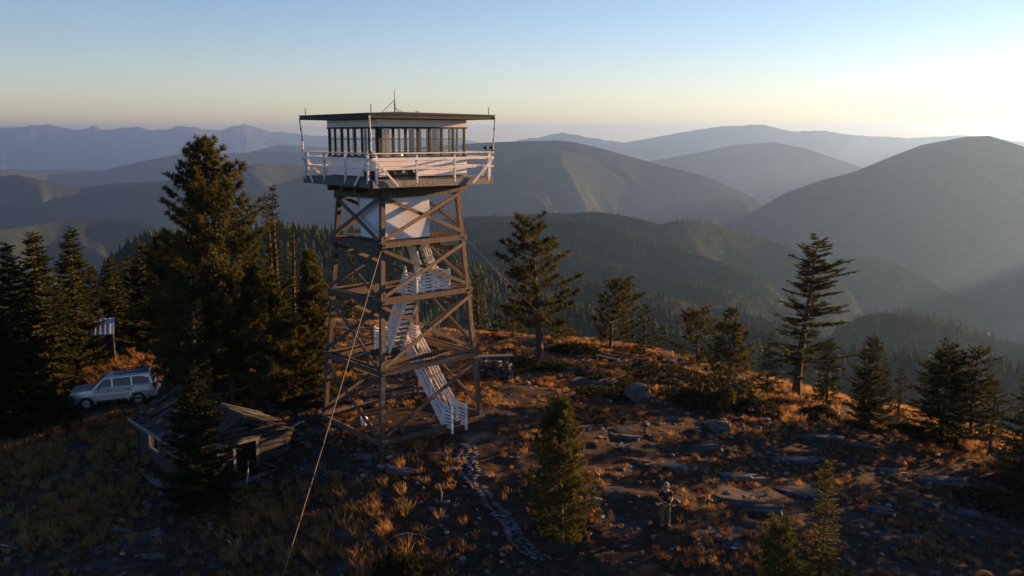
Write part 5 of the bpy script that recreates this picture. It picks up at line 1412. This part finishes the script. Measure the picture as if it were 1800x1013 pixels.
# ------------------------------------------------------------------ grass
def tuft_mesh(seed, n, h, spread, w, m, lean=.35):
    r = np.random.RandomState(seed)
    a = r.rand(n) * 6.283; d = spread * np.sqrt(r.rand(n)) * .45; hh = h * (.45 + .6 * r.rand(n)); out = lean * h * (.3 + r.rand(n))
    b = np.stack([d * np.cos(a), d * np.sin(a), np.full(n, -.02)], -1)
    wa = a + r.randn(n) * .6; wind = np.array([-.3, -.1]) * h
    t = b + np.stack([out * np.cos(wa) + wind[0] * r.rand(n), out * np.sin(wa) + wind[1] * r.rand(n), hh], -1)
    s = np.stack([-np.sin(a), np.cos(a), np.zeros(n)], -1) * w
    mid = (b + t) / 2 + np.array([0, 0, 1]) * (h * .10)
    V = np.stack([b - s, b + s, mid + s * .8, t, mid - s * .8], 1).reshape(-1, 3)
    i = np.arange(n) * 5
    Fc = np.concatenate([np.stack([i, i + 1, i + 2], -1), np.stack([i, i + 2, i + 4], -1), np.stack([i + 4, i + 2, i + 3], -1)])
    return np_mesh('grass_tuft', V, Fc, m)
def scatter(name, P, scl, rots, meshes, label):
    """geometry-node scatter of a few tuft meshes"""
    outs = []
    for q, me in enumerate(meshes):
        Pq = P[q::len(meshes)]
        pm = bpy.data.meshes.new(name + '_points'); pm.vertices.add(len(Pq)); pm.vertices.foreach_set('co', np.ascontiguousarray(Pq, np.float32).ravel())
        a = pm.attributes.new('scl', 'FLOAT', 'POINT'); a.data.foreach_set('value', np.ascontiguousarray(scl[q::len(meshes)], np.float32))
        rot = np.zeros((len(Pq), 3), np.float32); rot[:, 2] = rots[q::len(meshes)]
        a = pm.attributes.new('rot', 'FLOAT_VECTOR', 'POINT'); a.data.foreach_set('vector', rot.ravel())
        pm.update()
        o = link_mesh(name, pm); tag(o, label, kind='stuff')
        src = bpy.data.objects.new(name + '_source', me)
        g = bpy.data.node_groups.new(name + '_scatter', 'GeometryNodeTree')
        g.interface.new_socket('Geometry', in_out='INPUT', socket_type='NodeSocketGeometry'); g.interface.new_socket('Geometry', in_out='OUTPUT', socket_type='NodeSocketGeometry')
        gi = g.nodes.new('NodeGroupInput'); go = g.nodes.new('NodeGroupOutput'); ip = g.nodes.new('GeometryNodeInstanceOnPoints')
        oi = g.nodes.new('GeometryNodeObjectInfo'); oi.inputs['Object'].default_value = src
        na = g.nodes.new('GeometryNodeInputNamedAttribute'); na.data_type = 'FLOAT'; na.inputs['Name'].default_value = 'scl'
        nr = g.nodes.new('GeometryNodeInputNamedAttribute'); nr.data_type = 'FLOAT_VECTOR'; nr.inputs['Name'].default_value = 'rot'
        L = g.links.new
        L(gi.outputs[0], ip.inputs['Points']); L(oi.outputs['Geometry'], ip.inputs['Instance']); L(na.outputs[0], ip.inputs['Scale']); L(nr.outputs[0], ip.inputs['Rotation']); L(ip.outputs[0], go.inputs[0])
        md = o.modifiers.new('scatter', 'NODES'); md.node_group = g
rng = np.random.RandomState(9)
def field(n, keep, r0=24, r1=72, az=37):
    a = np.radians((rng.rand(n) * 2 - 1) * az); r = np.sqrt(r0 ** 2 + (r1 ** 2 - r0 ** 2) * rng.rand(n))
    x, y = r * np.sin(a), r * np.cos(a)
    k = keep(x, y) > rng.rand(n)
    x, y = x[k], y[k]
    # keep clear of the cabin floor, the path and under the tower
    lu = (x - c0.x) * cu.x + (y - c0.y) * cu.y; lv = (x - c0.x) * cv.x + (y - c0.y) * cv.y
    k = ~((lu > -.1) & (lu < CW + .1) & (lv > -.1) & (lv < CL + .1))
    return np.stack([x[k], y[k], zg(x[k], y[k])], -1)
lushP = [(130, 900, 3.0), (560, 930, 3.2), (470, 925, 2.6), (640, 900, 2.2), (230, 640, 2.4), (215, 660, 2.6), (100, 800, 3.0), (180, 790, 2.5), (30, 810, 3.0), (1580, 700, 3.4), (1470, 690, 3.5), (1400, 720, 3), (640, 960, 2.0), (540, 970, 2.5), (1700, 780, 2.5), (160, 660, 2), (210, 740, 2.2)]
lushP = [(at(px, py), w * .8) for px, py, w in lushP]
def lush(x, y):
    o = np.zeros_like(x)
    for p, w in lushP: o = np.maximum(o, np.exp(-((x - p.x) ** 2 + (y - p.y) ** 2) / w ** 2))
    return o
pathP = [at(px, py) for px, py, w in pl]
def trod(x, y):
    o = np.ones_like(x)
    for p in pathP: o = np.minimum(o, ((x - p.x) ** 2 + (y - p.y) ** 2) / .55)
    for p in tkp[::3]: o = np.minimum(o, .12 + np.maximum(0, (x - p.x) ** 2 + (y - p.y) ** 2 - .8) / 1.6)
    o = np.minimum(o, .12 + np.hypot(x + 5.3, y - 41.8) ** 2 / 16)
    return np.clip(o, 0, 1)
G1 = field(110000, lambda x, y: np.clip(.20 + .75 * vnoise(x, y, 3.0, 51) + .35 * vnoise(x, y, .9, 52), .03, 1) * trod(x, y) * np.where((x > -2) & (y < 43), .42 + .5 * np.clip(vnoise(x, y, 2.2, 58), 0, 1), 1))
tm = [tuft_mesh(s, 26, .24, .30, .010, M['grass' if s % 2 else 'grass2']) for s in range(6)]
scatter('dry_grass', G1, .55 + .75 * rng.rand(len(G1)) ** 2, rng.rand(len(G1)) * .8, tm, 'short dry bunch grass over the summit')
G2 = field(34000, lambda x, y: lush(x, y) * trod(x, y) * np.clip(.75 + .5 * vnoise(x, y, 1.2, 53), 0, 1))
tm2 = [tuft_mesh(30 + s, 34, .46, .34, .009, M['grass'], .4) for s in range(4)]
scatter('tall_grass', G2, .5 + .8 * rng.rand(len(G2)), rng.rand(len(G2)) * .8, tm2, 'tall golden grass in the sunny hollows')
G3 = field(40000, lambda x, y: np.clip(.22 + .6 * vnoise(x, y * 1.7, 2.6, 54), .02, 1) * (1 - .8 * lush(x, y)))
gm = [rock_mesh(80 + s, .45, M['rock'] if s % 2 else M['stone'], 1, 4) for s in range(4)]
scatter('gravel', G3, .03 + .16 * rng.rand(len(G3)) ** 4, rng.rand(len(G3)) * 6, gm, 'loose small stones over the summit')
